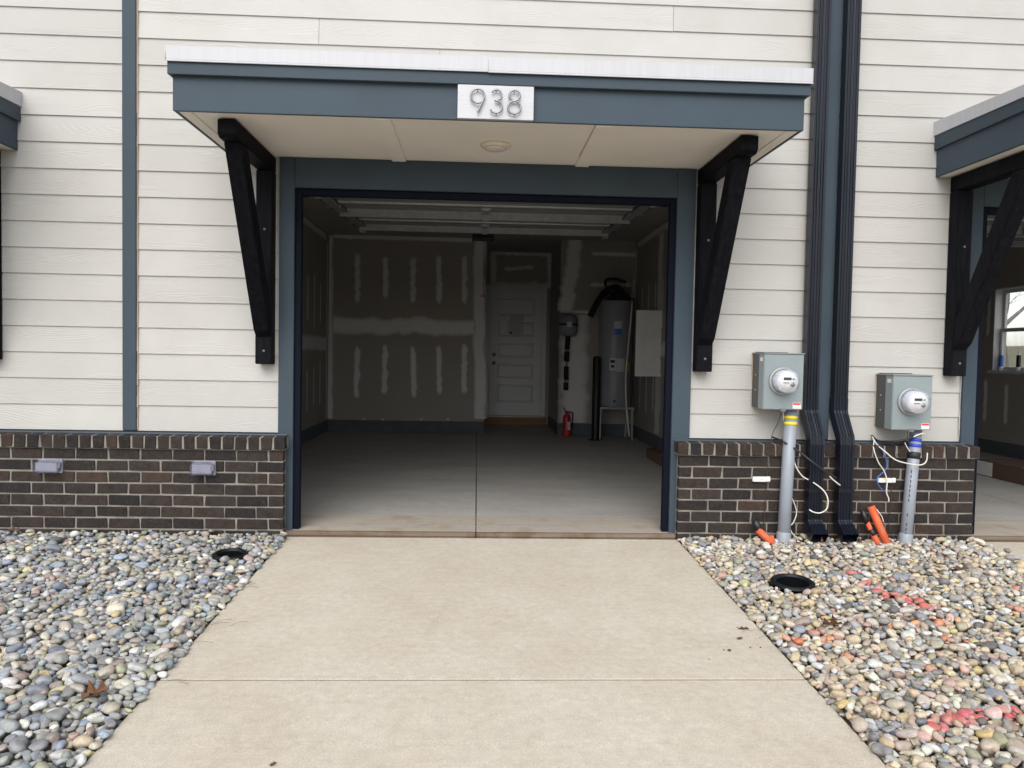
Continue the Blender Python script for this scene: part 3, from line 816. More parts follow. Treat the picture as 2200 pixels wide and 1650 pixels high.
# =================================================================== ELECTRIC METERS
def meter(x0, x1, z0, z1, cu, cv, label, label_sticker_side=1):
    t = thing('electric_meter', label, 'electric meter', ((x0 + x1) / 2, 0, z0), 'grey meter boxes by the downspouts')
    y0, y1 = -0.218, -0.001
    MB().box(x0 + 0.004, x1 - 0.004, -0.125, y1, z0 + 0.006, z1 - 0.002).build('back_box', METERDK, t, bevel=0.003)
    cov = MB().box(x0, x1, y0, -0.1255, z0, z1 - 0.004).build('cover', METERGREY, t, bevel=0.004)
    MB().box(x0 - 0.004, x1 + 0.004, y0 - 0.006, y1, z1 - 0.0038, z1 + 0.004).build('lid_flange', METERGREY, t, bevel=0.002)
    for z in (z0 + 0.12, z0 + 0.22):
        MB().tube([(x0 + 0.004, -0.07, z), (x0 - 0.002, -0.07, z)], 0.005, 8).build('screw', GALV, t)
    # caulk round the box
    MB().box(x0 - 0.001, x0 + 0.003, -0.005, 0.004, z0 + 0.01, z1 - 0.01).build('caulk_bead', CAULK, t)
    MB().box(x0 + 0.02, x1 - 0.03, -0.03, 0.004, z1 + 0.0045, z1 + 0.009).build('caulk_bead', BLACKMETAL, t)
    c = at(cu, cv, y0)
    cx, cz = c.x, c.z
    MB().lathe([(0.070, 0.0), (0.089, 0.0), (0.092, 0.006), (0.090, 0.014), (0.082, 0.017), (0.076, 0.012), (0.070, 0.010)], (cx, y0 - 0.0005, cz), 'y', 40).build('socket_ring', GALV, t)
    dome = MB().lathe([(0.0765, 0.004), (0.0765, 0.030), (0.073, 0.080), (0.0715, 0.095), (0.0735, 0.098), (0.0725, 0.108), (0.066, 0.117), (0.045, 0.124), (0.0, 0.127)], (cx, y0 - 0.0005, cz), 'y', 40).build('glass_cover', DOMEGLASS, t)
    MB().lathe([(0.0, 0.006), (0.0725, 0.006), (0.0725, 0.030), (0.069, 0.078), (0.060, 0.084), (0.0, 0.084)], (cx, y0 - 0.0005, cz), 'y', 36).build('meter_body', METERFACE, t)
    fy = y0 - 0.0865
    f = MB().lathe([(0.0, 0.0), (0.058, 0.0), (0.058, 0.003), (0.0, 0.003)], (cx, fy + 0.002, cz), 'y', 36).build('dial_face', WHITEPL, t)
    MB().box(cx - 0.028, cx + 0.022, fy - 0.003, fy - 0.0012, cz + 0.010, cz + 0.027).build('display', LCD, f)
    MB().box(cx + 0.030, cx + 0.041, fy - 0.003, fy - 0.0012, cz + 0.012, cz + 0.021).build('sensor', LCD, f)
    MB().lathe([(0.0, 0.004), (0.012, 0.004), (0.014, 0.0)], (cx + 0.030, fy - 0.0012, cz - 0.018), 'y', 16).build('button', NICKEL, f)
    MB().box(cx - 0.030, cx + 0.008, fy - 0.0025, fy - 0.0012, cz - 0.010, cz - 0.005).build('print_line', DARKPRINT, f)
    MB().box(cx - 0.020, cx - 0.002, fy - 0.0025, fy - 0.0012, cz - 0.022, cz - 0.019).build('print_line', PAPER, f)
    MB().box(cx - 0.014, cx + 0.002, fy - 0.0025, fy - 0.0012, cz - 0.037, cz - 0.032).build('print_line', PAPER, f)
    # stickers
    s = MB().box(x1 - 0.066, x1 - 0.012, y0 - 0.0016, y0 - 0.0004, z0 + 0.008, z0 + 0.046).build('warning_sticker', WHITEPL, t)
    MB().box(x1 - 0.064, x1 - 0.014, y0 - 0.0026, y0 - 0.0017, z0 + 0.032, z0 + 0.044).build('red_band', REDLBL, s)
    MB().box(x1 - 0.055, x1 - 0.022, y0 - 0.0026, y0 - 0.0017, z0 + 0.022, z0 + 0.026).build('print_line', PAPER, s)
    MB().box(x0 - 0.0015, x0 - 0.0003, -0.195, -0.150, z1 - 0.052, z1 - 0.027).build('side_sticker', WHITEPL, t)
    # latch under the cover
    MB().box((x0 + x1) / 2 - 0.015, (x0 + x1) / 2 + 0.02, y0 - 0.006, y0 - 0.0005, z0 - 0.012, z0 + 0.008).build('latch', NICKEL, t, bevel=0.002)
    return t
meter(1.861, 2.124, 0.890, 1.255, 1681, 819, 'higher electric meter box, with yellow bands on the conduit below it')
meter(2.722, 2.988, 0.768, 1.128, 1957, 863, 'lower electric meter box, with blue bands on the conduit below it')

def conduit(pa, pb, r, label, tape_mat, tape_v, flare=True, yt=-0.12, yb_=-0.175):
    (ua, va), (ub, vb) = pa, pb
    A = at(ua, va, yt); B = at(ub, vb, yb_)
    t = thing('conduit', label, 'conduit', (B.x, B.y, B.z))
    B2 = B + (B - A).normalized() * 0.12
    MB().tube([A - (B - A).normalized() * 0.03, A.lerp(B, .5), B2], r, 24).build('pipe', PVC, t)
    for tv in tape_v:
        f = (tv - va) / (vb - va)
        p = A.lerp(B, f); d = (B - A).normalized()
        MB().tube([p - d * 0.0105, p + d * 0.0105], r + 0.0022, 24).build('tape_band', tape_mat, t)
    if flare:
        d = (B - A).normalized()
        p = B - d * 0.06
        MB().tube([p, p + d * 0.01, B2], [r + 0.001, r + 0.006, r + 0.006], 24).build('coupling', PVC, t)
    return t
conduit((1700, 880), (1683, 1162), 0.041, 'grey plastic conduit with yellow bands under the higher meter', YTAPE, (897, 910))
c2 = conduit((1968, 926), (1945, 1165), 0.038, 'grey plastic conduit with blue bands under the lower meter', BTAPE, (945, 957), True)
A = at(1968, 926, -0.12); B = at(1945, 1165, -0.175)
p = A.lerp(B, (978 - 926) / 239.); d = (B - A).normalized()
MB().tube([p - d * 0.022, p - d * .01, p + d * 0.004, p + d * 0.022], [0.0385, 0.043, 0.040, 0.0415], 24).build('tape_wrap', KTAPE, c2)
for k in range(14):        # printed line along the conduit
    q = A.lerp(B, 0.36 + 0.6 * k / 14) + Vector((-0.022, -0.0318, 0))
    if k not in (7, 8, 10):
        MB().box(q.x - 0.0025, q.x + 0.0025, q.y - 0.0012, q.y + 0.002, q.z - 0.012, q.z + 0.009).build('print_line', DARKPRINT, c2)

def cable(pts, r, mat, label, cat='cable', name='cable'):
    P = [at(u, v, y) for u, v, y in pts]
    rj = random.Random(len(label))
    P = [q + Vector((rj.uniform(-.003, .003), 0, rj.uniform(-.004, .004))) for q in P]
    o = MB().tube(spline(P, 6), r * 0.85, 8).build(name, mat)
    return tag(o, label, cat)
cable([(1704, 975, -.14), (1708, 998, -.15), (1722, 1022, -.16), (1745, 1036, -.20), (1768, 1052, -.25), (1779, 1073, -.27), (1776, 1092, -.27), (1762, 1101, -.26), (1748, 1100, -.26), (1739, 1094, -.25)], 0.0052, CABLEW, 'white cable curling in a hook over the left downspout')
cable([(1700, 1068, -.13), (1708, 1088, -.13), (1711, 1106, -.13), (1704, 1124, -.14), (1697, 1132, -.15), (1702, 1146, -.15), (1720, 1160, -.15)], 0.0046, CABLEW, 'white cable snaking down beside the left conduit to the stones')
cable([(1660, 939, -.05), (1672, 943, -.10), (1684, 948, -.16), (1700, 958, -.16), (1716, 970, -.20), (1745, 992, -.26), (1775, 1015, -.26), (1796, 1026, -.25)], 0.0075, CABLEK, 'black sheathed cable crossing both downspouts')
cable([(1783, 1023, -.255), (1791, 1031, -.26), (1800, 1039, -.265), (1804, 1043, -.265)], 0.0045, CABLEW, 'short stripped white wire end poking from the black cable')
cable([(1706, 990, -.135), (1704, 1015, -.135), (1702, 1040, -.13), (1702, 1062, -.13)], 0.0042, CABLEB, 'blue wire hanging just behind the left conduit')
cable([(1679, 884, -.13), (1672, 905, -.10), (1662, 925, -.06), (1657, 940, -.13), (1656, 965, -.13), (1650, 1000, -.105), (1646, 1050, -.105), (1643, 1100, -.105), (1640, 1128, -.105)], 0.0028, CABLEBR, 'thin brown wire hanging from the left meter down the bricks')
cable([(1682, 884, -.14), (1684, 893, -.145), (1683, 903, -.145)], 0.0030, CABLEW, 'tiny white wire stub under the left meter')
cable([(1873, 935, -.01), (1884, 945, -.06), (1903, 951, -.12), (1925, 948, -.165), (1948, 943, -.18), (1965, 936, -.18)], 0.0075, CABLEK, 'black sheathed cable sagging below the right meter')
cable([(1962, 938, -.182), (1975, 932, -.185), (1987, 929, -.185)], 0.0068, WHITEPL, 'white cable end over the right conduit')
cable([(1873, 937, -.01), (1877, 948, -.06), (1878, 965, -.13), (1887, 992, -.135), (1899, 1014, -.135), (1905, 1034, -.14), (1904, 1057, -.14), (1909, 1070, -.14), (1910, 1078, -.14)], 0.0048, CABLEW, 'white wire hanging straight down left of the right conduit')
cable([(1874, 938, -.01), (1880, 948, -.06), (1893, 965, -.13), (1904, 988, -.135), (1904, 1008, -.135), (1888, 1024, -.135), (1884, 1034, -.145), (1892, 1048, -.14), (1905, 1059, -.135)], 0.0045, CABLEB, 'blue wire looping left of the right conduit')
cable([(1874, 937, -.01), (1884, 955, -.10), (1900, 970, -.17), (1925, 988, -.215), (1955, 998, -.22), (1978, 999, -.215), (1990, 991, -.2), (1992, 973, -.2)], 0.0050, CABLEW, 'white cable looping round in front of the right conduit')
cable([(1950, 925, -.15), (1949, 940, -.15), (1938, 965, -.14), (1920, 990, -.125), (1916, 1030, -.105), (1914, 1080, -.105), (1909, 1125, -.108), (1918, 1150, -.12), (1928, 1162, -.14)], 0.0028, CABLEBR, 'thin brown wire running down the bricks to the right conduit foot')
cable([(1943, 950, -.16), (1948, 961, -.165), (1956, 971, -.168)], 0.0035, CABLEW, 'short cream wire beside the blue taped conduit')
for (ua, va, ub, vb, lb) in ((1617, 1024, 1654, 1035, 'white plastic clip on the bricks left of the higher meter conduit'), (1886, 1027, 1923, 1037, 'white plastic clip on the bricks left of the lower meter conduit')):
    a = at(ua, va, -.112); b = at(ub, vb, -.112)
    t = thing('cable_clip', lb, 'clip', ((a.x + b.x) / 2, -.1, b.z))
    MB().box(a.x, b.x, -0.122, -0.099, b.z, a.z).build('clip_body', WHITEPL, t, bevel=0.003)
    MB().box(b.x - 0.03, b.x - 0.004, -0.128, -0.1225, b.z + 0.006, a.z + 0.004).build('clip_latch', WHITEPL, t, bevel=0.002)
    MB().tube([((a.x + b.x) / 2, -0.1215, (a.z + b.z) / 2), ((a.x + b.x) / 2, -0.1235, (a.z + b.z) / 2)], 0.003, 8).build('screw', DARKPRINT, t)

# orange conduit stubs standing in the stones
def stub(name, label, pieces):
    base = at(*pieces[-1][1])
    t = thing(name, label, 'conduit stub', tuple(base))
    for (a, b, r, mat, nm) in pieces:
        A_, B_ = at(*a), at(*b)
        if nm in ('pipe', 'sleeve'):
            B_ = B_ + (B_ - A_).normalized() * 0.05
        rr = r if isinstance(r, (int, float)) else r
        MB().tube([A_, A_.lerp(B_, .5), B_], [rr, rr * (1.03 if mat is KTAPE else 1.0), rr], 18).build(nm, mat, t, bevel=0.0)
    return t
stub('conduit_stub', 'leaning orange conduit stub with a crumpled black tape tip by the left conduit', [((1628, 1138, -.17), (1655, 1164, -.20), 0.024, ORANGE, 'pipe'), ((1621, 1118, -.155), (1633, 1142, -.172), 0.022, KTAPE, 'tape_tip'), ((1657, 1150, -.19), (1659, 1166, -.195), 0.016, ORANGE, 'pipe')])
stub('conduit_stub', 'plain orange conduit stub leaning in the stones left of the right conduit', [((1871, 1088, -.15), (1903, 1163, -.21), 0.0255, ORANGE, 'pipe')])
stub('conduit_stub', 'thin black taped stub with an orange foot beside the plain orange one', [((1852, 1096, -.15), (1863, 1124, -.165), 0.0165, KTAPE, 'tape_tip'), ((1863, 1122, -.165), (1871, 1140, -.175), 0.0160, ORANGE, 'sleeve'), ((1870, 1137, -.175), (1879, 1152, -.185), 0.018, KTAPE, 'tape_tip'), ((1877, 1150, -.185), (1885, 1165, -.195), 0.019, ORANGE, 'pipe')])
cable([(1883, 1093, -.18), (1890, 1103, -.19), (1895, 1112, -.19), (1899, 1121, -.19)], 0.0035, CABLEW, 'white wire end poking out of the plain orange stub')

# lavender boxes on the left bricks
def wall_box(u0, u1, v0, v1, label):
    a = at(u0, v0, -0.17); b = at(u1, v1, -0.17)
    t = thing('wall_light_box', label, 'wall box', ((a.x + b.x) / 2, -0.1, b.z), 'lavender plastic boxes on the left bricks')
    x0, x1, z0, z1 = a.x, b.x, b.z, a.z
    MB().box(x0 + 0.004, x1 + 0.006, -0.112, -0.098, z0 - 0.004, z1 + 0.004).build('back_plate', LAVENDER, t, bevel=0.003)
    MB().prism([(-0.1125, z0 + 0.002), (-0.1125, z1), (-0.135, z1), (-0.168, z1 - 0.018), (-0.170, z1 - 0.022), (-0.170, z0 + 0.002)], 'x', x0, x1).build('lens', LAVGLASS, t, bevel=0.004)
    MB().box(x0 + 0.008, x1 - 0.008, -0.150, -0.1128, z0 + 0.010, z1 - 0.016).build('inner_block', LAVENDER, t, bevel=0.003)
    MB().box(x1 - 0.010, x1 + 0.003, -0.14, -0.1126, z0 + 0.03, z1 - 0.018).build('side_clip', LAVENDER, t, bevel=0.002)
    return t
wall_box(69, 121, 990, 1018, 'lavender plastic box nearest the left edge on the brick skirt')
wall_box(407, 454, 994, 1023, 'lavender plastic box on the brick skirt nearer the garage')

# =================================================================== GARAGE INTERIORS
GX0, GX1 = -2.205, 2.345
BY = 6.42                          # back wall
RY = 7.9                           # recess with the door
CEIL = 2.93
CT = 0.195                         # top of the concrete curb
def apron_and_floor(dx, name):
    f = MB()
    t = bpy.data.objects.new(name, None); COL.objects.link(t); t['kind'] = 'structure'
    xm = 0.012 + dx
    for (a, b) in ((OL - 0.04 + dx if dx else OL - 0.045, xm - 0.003), (xm + 0.003, OR_ + 0.045 + dx)):
        MB().prism([(-0.022, -0.15), (-0.022, 0.0285), (0.02, 0.030), (0.455, FLOOR + 0.014), (0.465, FLOOR + 0.001), (0.50, FLOOR - 0.01), (0.50, -0.15)], 'x', a, b).build('slab', APRON, t)
        MB().prism([(-0.046, -0.15), (-0.052, -0.002), (-0.056, 0.004), (-0.054, 0.018), (-0.044, 0.0255), (-0.0222, 0.0283), (-0.0222, -0.15)], 'x', a, b).build('slab_lip', LIP, t)
    for (a, b) in ((GX0 - 0.05 + dx, xm - 0.004), (xm + 0.004, GX1 + 0.05 + dx)):
        MB().box(a, b, 0.20, RY + 0.2, -0.14, FLOOR).build('slab', FLOORC, t)
    MB().box(xm - 0.004, xm + 0.004, 0.2, RY, -0.14, FLOOR - 0.008).build('joint', BLACKMETAL, t)
    return t
apron_and_floor(0, 'garage_floor')
apron_and_floor(PITCHX, 'garage_floor')
apron_and_floor(-PITCHX, 'garage_floor')

def wallbox(name, x0, x1, y0, y1, z0=CT, z1=CEIL + 0.1, mat=DRYWALL):
    o = MB().box(x0, x1, y0, y1, z0, z1).build(name, mat); struct(o); return o
RX0, RX1 = 0.115, 1.225            # door recess
bw = wallbox('garage_back_wall', GX0 - 0.05, RX0, BY, BY + 0.12)
wallbox('garage_side_wall', RX0 - 0.10, RX0 - 0.001, BY + 0.121, RY + 0.1)
dw = wallbox('garage_door_wall', RX0 - 0.1, RX1 + 0.1, RY, RY + 0.12, FLOOR)
wallbox('garage_side_wall', RX1 + 0.001, RX1 + 0.1, BY - 0.06, RY + 0.1)
tw = wallbox('garage_back_wall', RX1 + 0.101, GX1 + 0.05, BY - 0.06, BY + 0.12)
MBX = GX0
lw = wallbox('garage_side_wall', GX0 - 0.06, GX0, WB + 0.001, BY)
rw = wallbox('garage_side_wall', GX1, GX1 + 0.06, WB + 0.001, BY - 0.06)
c_ = MB().box(GX0 - 0.06 - PITCHX, 7.0, WB + 0.001, RY + 0.12, CEIL, CEIL + 0.12).build('garage_ceiling', DRYWALL); struct(c_)
# curbs under the drywall
def curb(x0, x1, y0, y1):
    o = MB().box(x0, x1, y0, y1, -0.05, CT - 0.001).build('concrete_curb', CURB, None, bevel=0.004); struct(o)
curb(GX0 - 0.06, RX0 + 0.004, BY - 0.006, BY + 0.12)
curb(RX1 - 0.004, GX1 + 0.06, BY - 0.066, BY + 0.12)
curb(GX0 - 0.07, GX0 + 0.006, WB + 0.002, BY - 0.007)
curb(GX1 - 0.006, GX1 + 0.07, WB + 0.002, BY - 0.067)
curb(RX0 - 0.1, RX0 + 0.003, BY + 0.121, RY)
curb(RX1 - 0.003, RX1 + 0.1, BY + 0.121, RY)
# inner face of the front wall is the house wall itself

def mud_mat():
    m, nt, n, l, b = nodes_of('feathered_joint_compound')
    a = n.new('ShaderNodeAttribute'); a.attribute_name = 'cover'
    tc = n.new('ShaderNodeTexCoord')
    ns = n.new('ShaderNodeTexNoise'); ns.inputs['Scale'].default_value = 14; ns.inputs['Detail'].default_value = 6
    l.new(tc.outputs['Object'], ns.inputs['Vector'])
    ad = n.new('ShaderNodeMath'); ad.operation = 'MULTIPLY_ADD'; ad.inputs[1].default_value = 0.5; l.new(ns.outputs['Fac'], ad.inputs[0]); l.new(a.outputs['Fac'], ad.inputs[2])
    mr = n.new('ShaderNodeMapRange'); mr.inputs['From Min'].default_value = 0.38; mr.inputs['From Max'].default_value = 1.1; l.new(ad.outputs[0], mr.inputs['Value'])
    mx = n.new('ShaderNodeMix'); mx.data_type = 'RGBA'
    mx.inputs['A'].default_value = (0.35, 0.325, 0.297, 1); mx.inputs['B'].default_value = (0.70, 0.70, 0.70, 1)
    l.new(mr.outputs[0], mx.inputs['Factor']); l.new(mx.outputs['Result'], b.inputs['Base Color'])
    b.inputs['Roughness'].default_value = 0.9; b.inputs['Specular IOR Level'].default_value = 0.2
    return m
MUDF = mud_mat()
def mud(parent, c0, c1, w, along, axis, plane, sign, taper=True, seed=0, amp=0.22):
    """a smear of joint compound: thin film, thick in the middle, feathered to the paper at its edges"""
    rnd = random.Random(seed)
    n_ = 26; cols = (-1.0, -0.72, -0.35, 0.0, 0.35, 0.72, 1.0) ; cov = (0.0, 0.55, 1.0, 1.0, 1.0, 0.55, 0.0)
    verts, cv = [], []
    LL = max(abs(c1[0] - c0[0]), abs(c1[1] - c0[1]))
    wob = [rnd.uniform(-1, 1) for _ in range(n_ + 3)]
    for k in range(n_ + 1):
        t = k / n_
        ww = w * (1.12 + amp * 0.5 * (wob[k] + wob[k + 1])) / 2
        ef = 1.0
        if taper:
            e_ = min(1, min(t, 1 - t) * LL / (w * 0.9)); ww *= 0.35 + 0.65 * math.sqrt(1 - (1 - e_) ** 2); ef = e_
        x = c0[0] + (c1[0] - c0[0]) * t; y = c0[1] + (c1[1] - c0[1]) * t
        sh = 0.12 * w * (wob[k + 1] + wob[k + 2]) / 2
        for q, c_ in zip(cols, cov):
            px, py = (x + sh + q * ww, y) if along == 1 else (x, y + sh + q * ww)
            h = plane + sign * (0.0004 + 0.0022 * c_ * ef)
            verts.append((px, h, py) if axis == 'y' else (h, px, py)); cv.append(c_ * ef)
    nc = len(cols)
    fs = [(k * nc + q, k * nc + q + 1, (k + 1) * nc + q + 1, (k + 1) * nc + q) for k in range(n_) for q in range(nc - 1)]
    me = bpy.data.meshes.new('joint_compound')
    off = parent_origin(parent)
    me.from_pydata([Vector(p) - off for p in verts], [], fs)
    me.polygons.foreach_set('use_smooth', [True] * len(fs))
    at_ = me.attributes.new('cover', 'FLOAT', 'POINT'); at_.data.foreach_set('value', cv)
    me.materials.append(MUDF)
    o = bpy.data.objects.new('joint_compound', me); COL.objects.link(o); o.parent = parent
    return o
sd = 0
ymud = BY - 0.0025
def mb(u0, v0, u1, v1, wpx, Y, parent, taper=True, along=None):
    global sd; sd += 1
    a = at(u0, v0, Y); b = at(u1, v1, Y)
    w = wpx * (Y - CAM.y) / F_PX
    if along is None: along = 1 if abs(v1 - v0) > abs(u1 - u0) else 0
    mud(parent, (a.x, a.z), (b.x, b.z), w, along, 'y', Y, -1, taper, sd, 0.3 if taper else 0.12)
for u in (768, 828, 887, 943, 998):
    mb(u, 543 + random.uniform(-6, 6), u + random.uniform(-3, 3), 655 + random.uniform(-10, 6), 13, BY - 0.0, bw)
    mb(u, 738 + random.uniform(-4, 4), u + random.uniform(-3, 3), 855 + random.uniform(-6, 8), 13, BY - 0.0, bw)
mb(716, 700, 1018, 702, 38, BY, bw, False)
mb(709, 506, 708, 899, 15, BY, bw, False)
mb(1030, 518, 1030, 900, 27, BY, bw, False)
mb(718, 506, 1015, 514, 14, BY, bw, False)
for u in (782, 822, 905, 962): mb(u - 5, 901, u + 5, 901.5, 6, BY, bw)
# over the door and the tank wall
mb(1080, 578, 1150, 574, 10, RY, dw); mb(1056, 540, 1186, 544, 16, RY, dw, False); mb(1056, 612, 1186, 614, 14, RY, dw, False)
mb(1060, 545, 1060, 612, 14, RY, dw, False); mb(1182, 548, 1182, 612, 14, RY, dw, False)
mb(1268, 545, 1375, 548, 9, BY - 0.06, tw); mb(1265, 612, 1360, 612, 10, BY - 0.06, tw)
a_ = at(1238, 500, BY - 0.06); b_ = at(1214, 668, BY - 0.06)
mb(1238, 505, 1215, 668, 34, BY - 0.06, tw, False)
mb(1388, 500, 1360, 640, 16, BY - 0.06, tw, False)
mb(1205, 668, 1275, 672, 8, BY - 0.06, tw, False)
a_ = at(1203, 680, BY - 0.06); b_ = at(1272, 905, BY - 0.06)
mb(1237, 676, 1234, 908, 62, BY - 0.06, tw, False)
# side walls: vertical smears on the left and right walls
for (wl_, xp, ax) in ((lw, GX0, 1), (rw, GX1, -1)):
    for k, y in enumerate(np.arange(0.9, BY - 0.3, 0.41)):
        for (za, zb) in ((0.42, 1.05), (1.55, 2.25)):
            sd += 1
            mud(wl_, (y, za + random.uniform(-.05, .05)), (y, zb + random.uniform(-.05, .05)), 0.075, 1, 'x', xp, ax, True, sd)
    sd += 1
    mud(wl_, (0.3, 1.32), (BY - 0.2, 1.32), 0.22, 0, 'x', xp, ax, False, sd, 0.1)
    mud(wl_, (BY - 0.13, 0.22), (BY - 0.13, 2.8), 0.10, 1, 'x', xp, ax, False, sd, 0.1)
    mud(wl_, (0.5, 2.86), (BY - 0.2, 2.86), 0.10, 0, 'x', xp, ax, False, sd + 50, 0.1)
sd += 1
mud(rw, (4.75, 0.22), (4.75, 2.8), 0.30, 1, 'x', GX1 - 0.001, -1, False, sd, 0.06)

# ---- entrance door in the recess
DX0, DX1, DZ0, DZ1 = 0.21, 1.085, 0.185, 2.30
dr = thing('entry_door', 'white five panel door in the recess at the back of the garage', 'door', ((DX0 + DX1) / 2, RY, DZ0))
dy = RY - 0.05
m = MB()
st, rail = 0.13, 0.11
pz = np.linspace(DZ0 + 0.22, DZ1 - 0.14, 6)
m.box(DX0, DX0 + st, dy, RY - 0.001, DZ0, DZ1); m.box(DX1 - st, DX1, dy, RY - 0.001, DZ0, DZ1)
m.box(DX0 + st, DX1 - st, dy, RY - 0.001, DZ0, pz[0]); m.box(DX0 + st, DX1 - st, dy, RY - 0.001, pz[5], DZ1)
for k in range(1, 5): m.box(DX0 + st, DX1 - st, dy, RY - 0.001, pz[k] - 0.05, pz[k] + 0.05)
m.build('door_leaf', DOORW, dr, weld=False)
for k in range(5):
    za = pz[k] + (0.05 if k else 0) - 0.0005; zb = pz[k + 1] - (0.05 if k < 4 else 0) + 0.0005
    xa, xb = DX0 + st - 0.0005, DX1 - st + 0.0005
    vv = []
    for (ins, yy) in ((0.0, dy + 0.0005), (0.013, dy + 0.040), (0.020, dy + 0.040), (0.036, dy + 0.006)):
        vv += [(xa + ins, yy, za + ins), (xb - ins, yy, za + ins), (xb - ins, yy, zb - ins), (xa + ins, yy, zb - ins)]
    ff = [(q * 4 + e, q * 4 + (e + 1) % 4, q * 4 + 4 + (e + 1) % 4, q * 4 + 4 + e) for q in range(3) for e in range(4)] + [(12, 13, 14, 15)]
    MB().add(vv, ff).build('door_panel', DOORW, dr)
for (xa, xb, za, zb) in ((DX0 - 0.075, DX0 - 0.006, DZ0 - 0.02, DZ1 + 0.075), (DX1 + 0.006, DX1 + 0.075, DZ0 - 0.02, DZ1 + 0.075), (DX0 - 0.0055, DX1 + 0.0055, DZ1 + 0.006, DZ1 + 0.074)):
    MB().box(xa, xb, RY - 0.07, RY - 0.0005, za, zb).build('door_frame', DOORW, dr, bevel=0.004)
MB().box(DX0 - 0.07, DX1 + 0.07, RY - 0.10, RY - 0.046, DZ0 - 0.03, DZ0 - 0.006).build('door_sill', GALV, dr)
MB().box(DX0 - 0.07, DX1 + 0.10, RY - 0.095, RY - 0.03, FLOOR, DZ0 - 0.0305).build('sill_beam', WOOD, dr)
for z, nm in ((1.205, 'deadbolt'), (1.062, 'knob')):
    MB().lathe([(0.0, 0.05), (0.018, 0.05), (0.026, 0.035), (0.02, 0.02), (0.016, 0.012), (0.033, 0.008), (0.033, 0.0)] if nm == 'knob' else [(0.0, 0.02), (0.018, 0.02), (0.019, 0.006), (0.033, 0.006), (0.033, 0.0)],
               (0.285, dy - 0.0005, z), 'y', 16).build(nm, NICKEL, dr)
for (u0, v0, u1, v1) in ((1096, 676, 1125, 690), (1091, 690, 1124, 722)):
    a = at(u0, v0, dy); b = at(u1, v1, dy)
    o = MB().box(a.x, b.x, dy - 0.003, dy - 0.001, b.z, a.z).build('paper_notice', PAPER)
    tag(o, 'small grey paper taped at the top of the white door' if v0 == 676 else 'larger grey paper notice with a dark square taped on the white door', 'notice')
    if v0 == 690:
        p = at(1098, 715, dy)
        MB().box(p.x - 0.02, p.x + 0.02, dy - 0.0045, dy - 0.0032, p.z - 0.018, p.z + 0.018).build('dark_square', DARKPRINT, o)

# ---- water heater on its stand
HX, HY = 1.99, 5.95
wh = thing('water_heater', 'tall grey water heater on a metal stand in the back right corner', 'water heater', (HX, HY, FLOOR))
hz0, hz1, hr = 0.49, 2.005, 0.238
MB().lathe([(0.0, hz0), (hr * .97, hz0), (hr, hz0 + 0.02), (hr, hz1 - 0.02), (hr * .97, hz1), (0.0, hz1 + 0.012)], (HX, HY, 0)).build('tank', HEATER, wh)
for (zz) in (0.78, 1.55):
    MB().lathe([(hr + 0.001, zz), (hr + 0.003, zz + 0.004), (hr + 0.001, zz + 0.008)], (HX, HY, 0)).build('seam', HEATER, wh)
st_ = MB().box(HX - 0.255, HX + 0.255, HY - 0.255, HY + 0.255, hz0 - 0.03, hz0 - 0.001).build('stand_top', GALV, wh, bevel=0.003)
for sx in (-1, 1):
    for sy in (-1, 1):
        MB().box(HX + sx * 0.23 - 0.014, HX + sx * 0.23 + 0.014, HY + sy * 0.23 - 0.014, HY + sy * 0.23 + 0.014, FLOOR, hz0 - 0.0305).build('stand_leg', GALV, wh)
def curved_label(u0, v0, u1, v1, mat, name, eps=0.002):
    # patch on the cylinder front
    a = at(u0, v0, HY - hr); b = at(u1, v1, HY - hr)
    xs = np.linspace(max(-0.98, (a.x - HX) / hr), min(0.98, (b.x - HX) / hr), 7)
    vv = []
    for x in xs:
        y = HY - (hr + eps) * math.sqrt(max(0, 1 - x * x))
        vv += [(HX + x * hr, y, b.z), (HX + x * hr, y, a.z)]
    ff = [(2 * k, 2 * k + 2, 2 * k + 3, 2 * k + 1) for k in range(6)]
    return MB().add(vv, ff, True).build(name, mat, wh)
curved_label(1320, 690, 1336, 706, PAPER, 'label'); curved_label(1319, 706, 1336, 719, BLUELBL, 'label')
curved_label(1310, 769, 1324, 796, PAPER, 'label'); curved_label(1325, 770, 1342, 799, PAPER, 'label'); curved_label(1345, 778, 1354, 800, YELLBL, 'label')
curved_label(1312, 773, 1321, 780, DARKPRINT, 'print', 0.004); curved_label(1313, 784, 1320, 790, DARKPRINT, 'print', 0.004)
pl = curved_label(1314, 812, 1326, 846, HEATER, 'element_cover', 0.012)
MB().tube([at(1320, 862, HY - hr - .02), at(1320, 862, HY - hr - .06)], 0.018, 10).build('drain_valve', BLACKMETAL, wh)
MB().tube(spline([at(1357, 645, HY - .1), at(1358, 655, HY - .2), at(1352, 720, HY - .24), at(1345, 800, HY - .27), at(1345, 860, HY - .27), at(1352, 938, HY - .27)], 5), 0.012, 8).build('relief_pipe', WHITEPL, wh)
MB().tube(spline([at(1268, 680, HY - .1), at(1280, 655, HY - .1), at(1297, 630, HY), at(1316, 618, HY), at(1332, 622, HY), at(1338, 645, HY)], 6), 0.045, 12).build('insulated_pipe', INSUL, wh)
MB().tube(spline([at(1345, 606, HY), at(1325, 600, HY), at(1306, 600, HY), at(1300, 608, HY), at(1306, 622, HY), at(1318, 640, HY)], 6), 0.020, 10).build('insulated_pipe', INSUL, wh)
MB().lathe([(0.0, 0), (0.16, 0), (0.17, 0.05), (0.10, 0.13), (0.0, 0.15)], (HX + 0.05, HY, hz1)).build('insulation_hood', INSUL, wh)

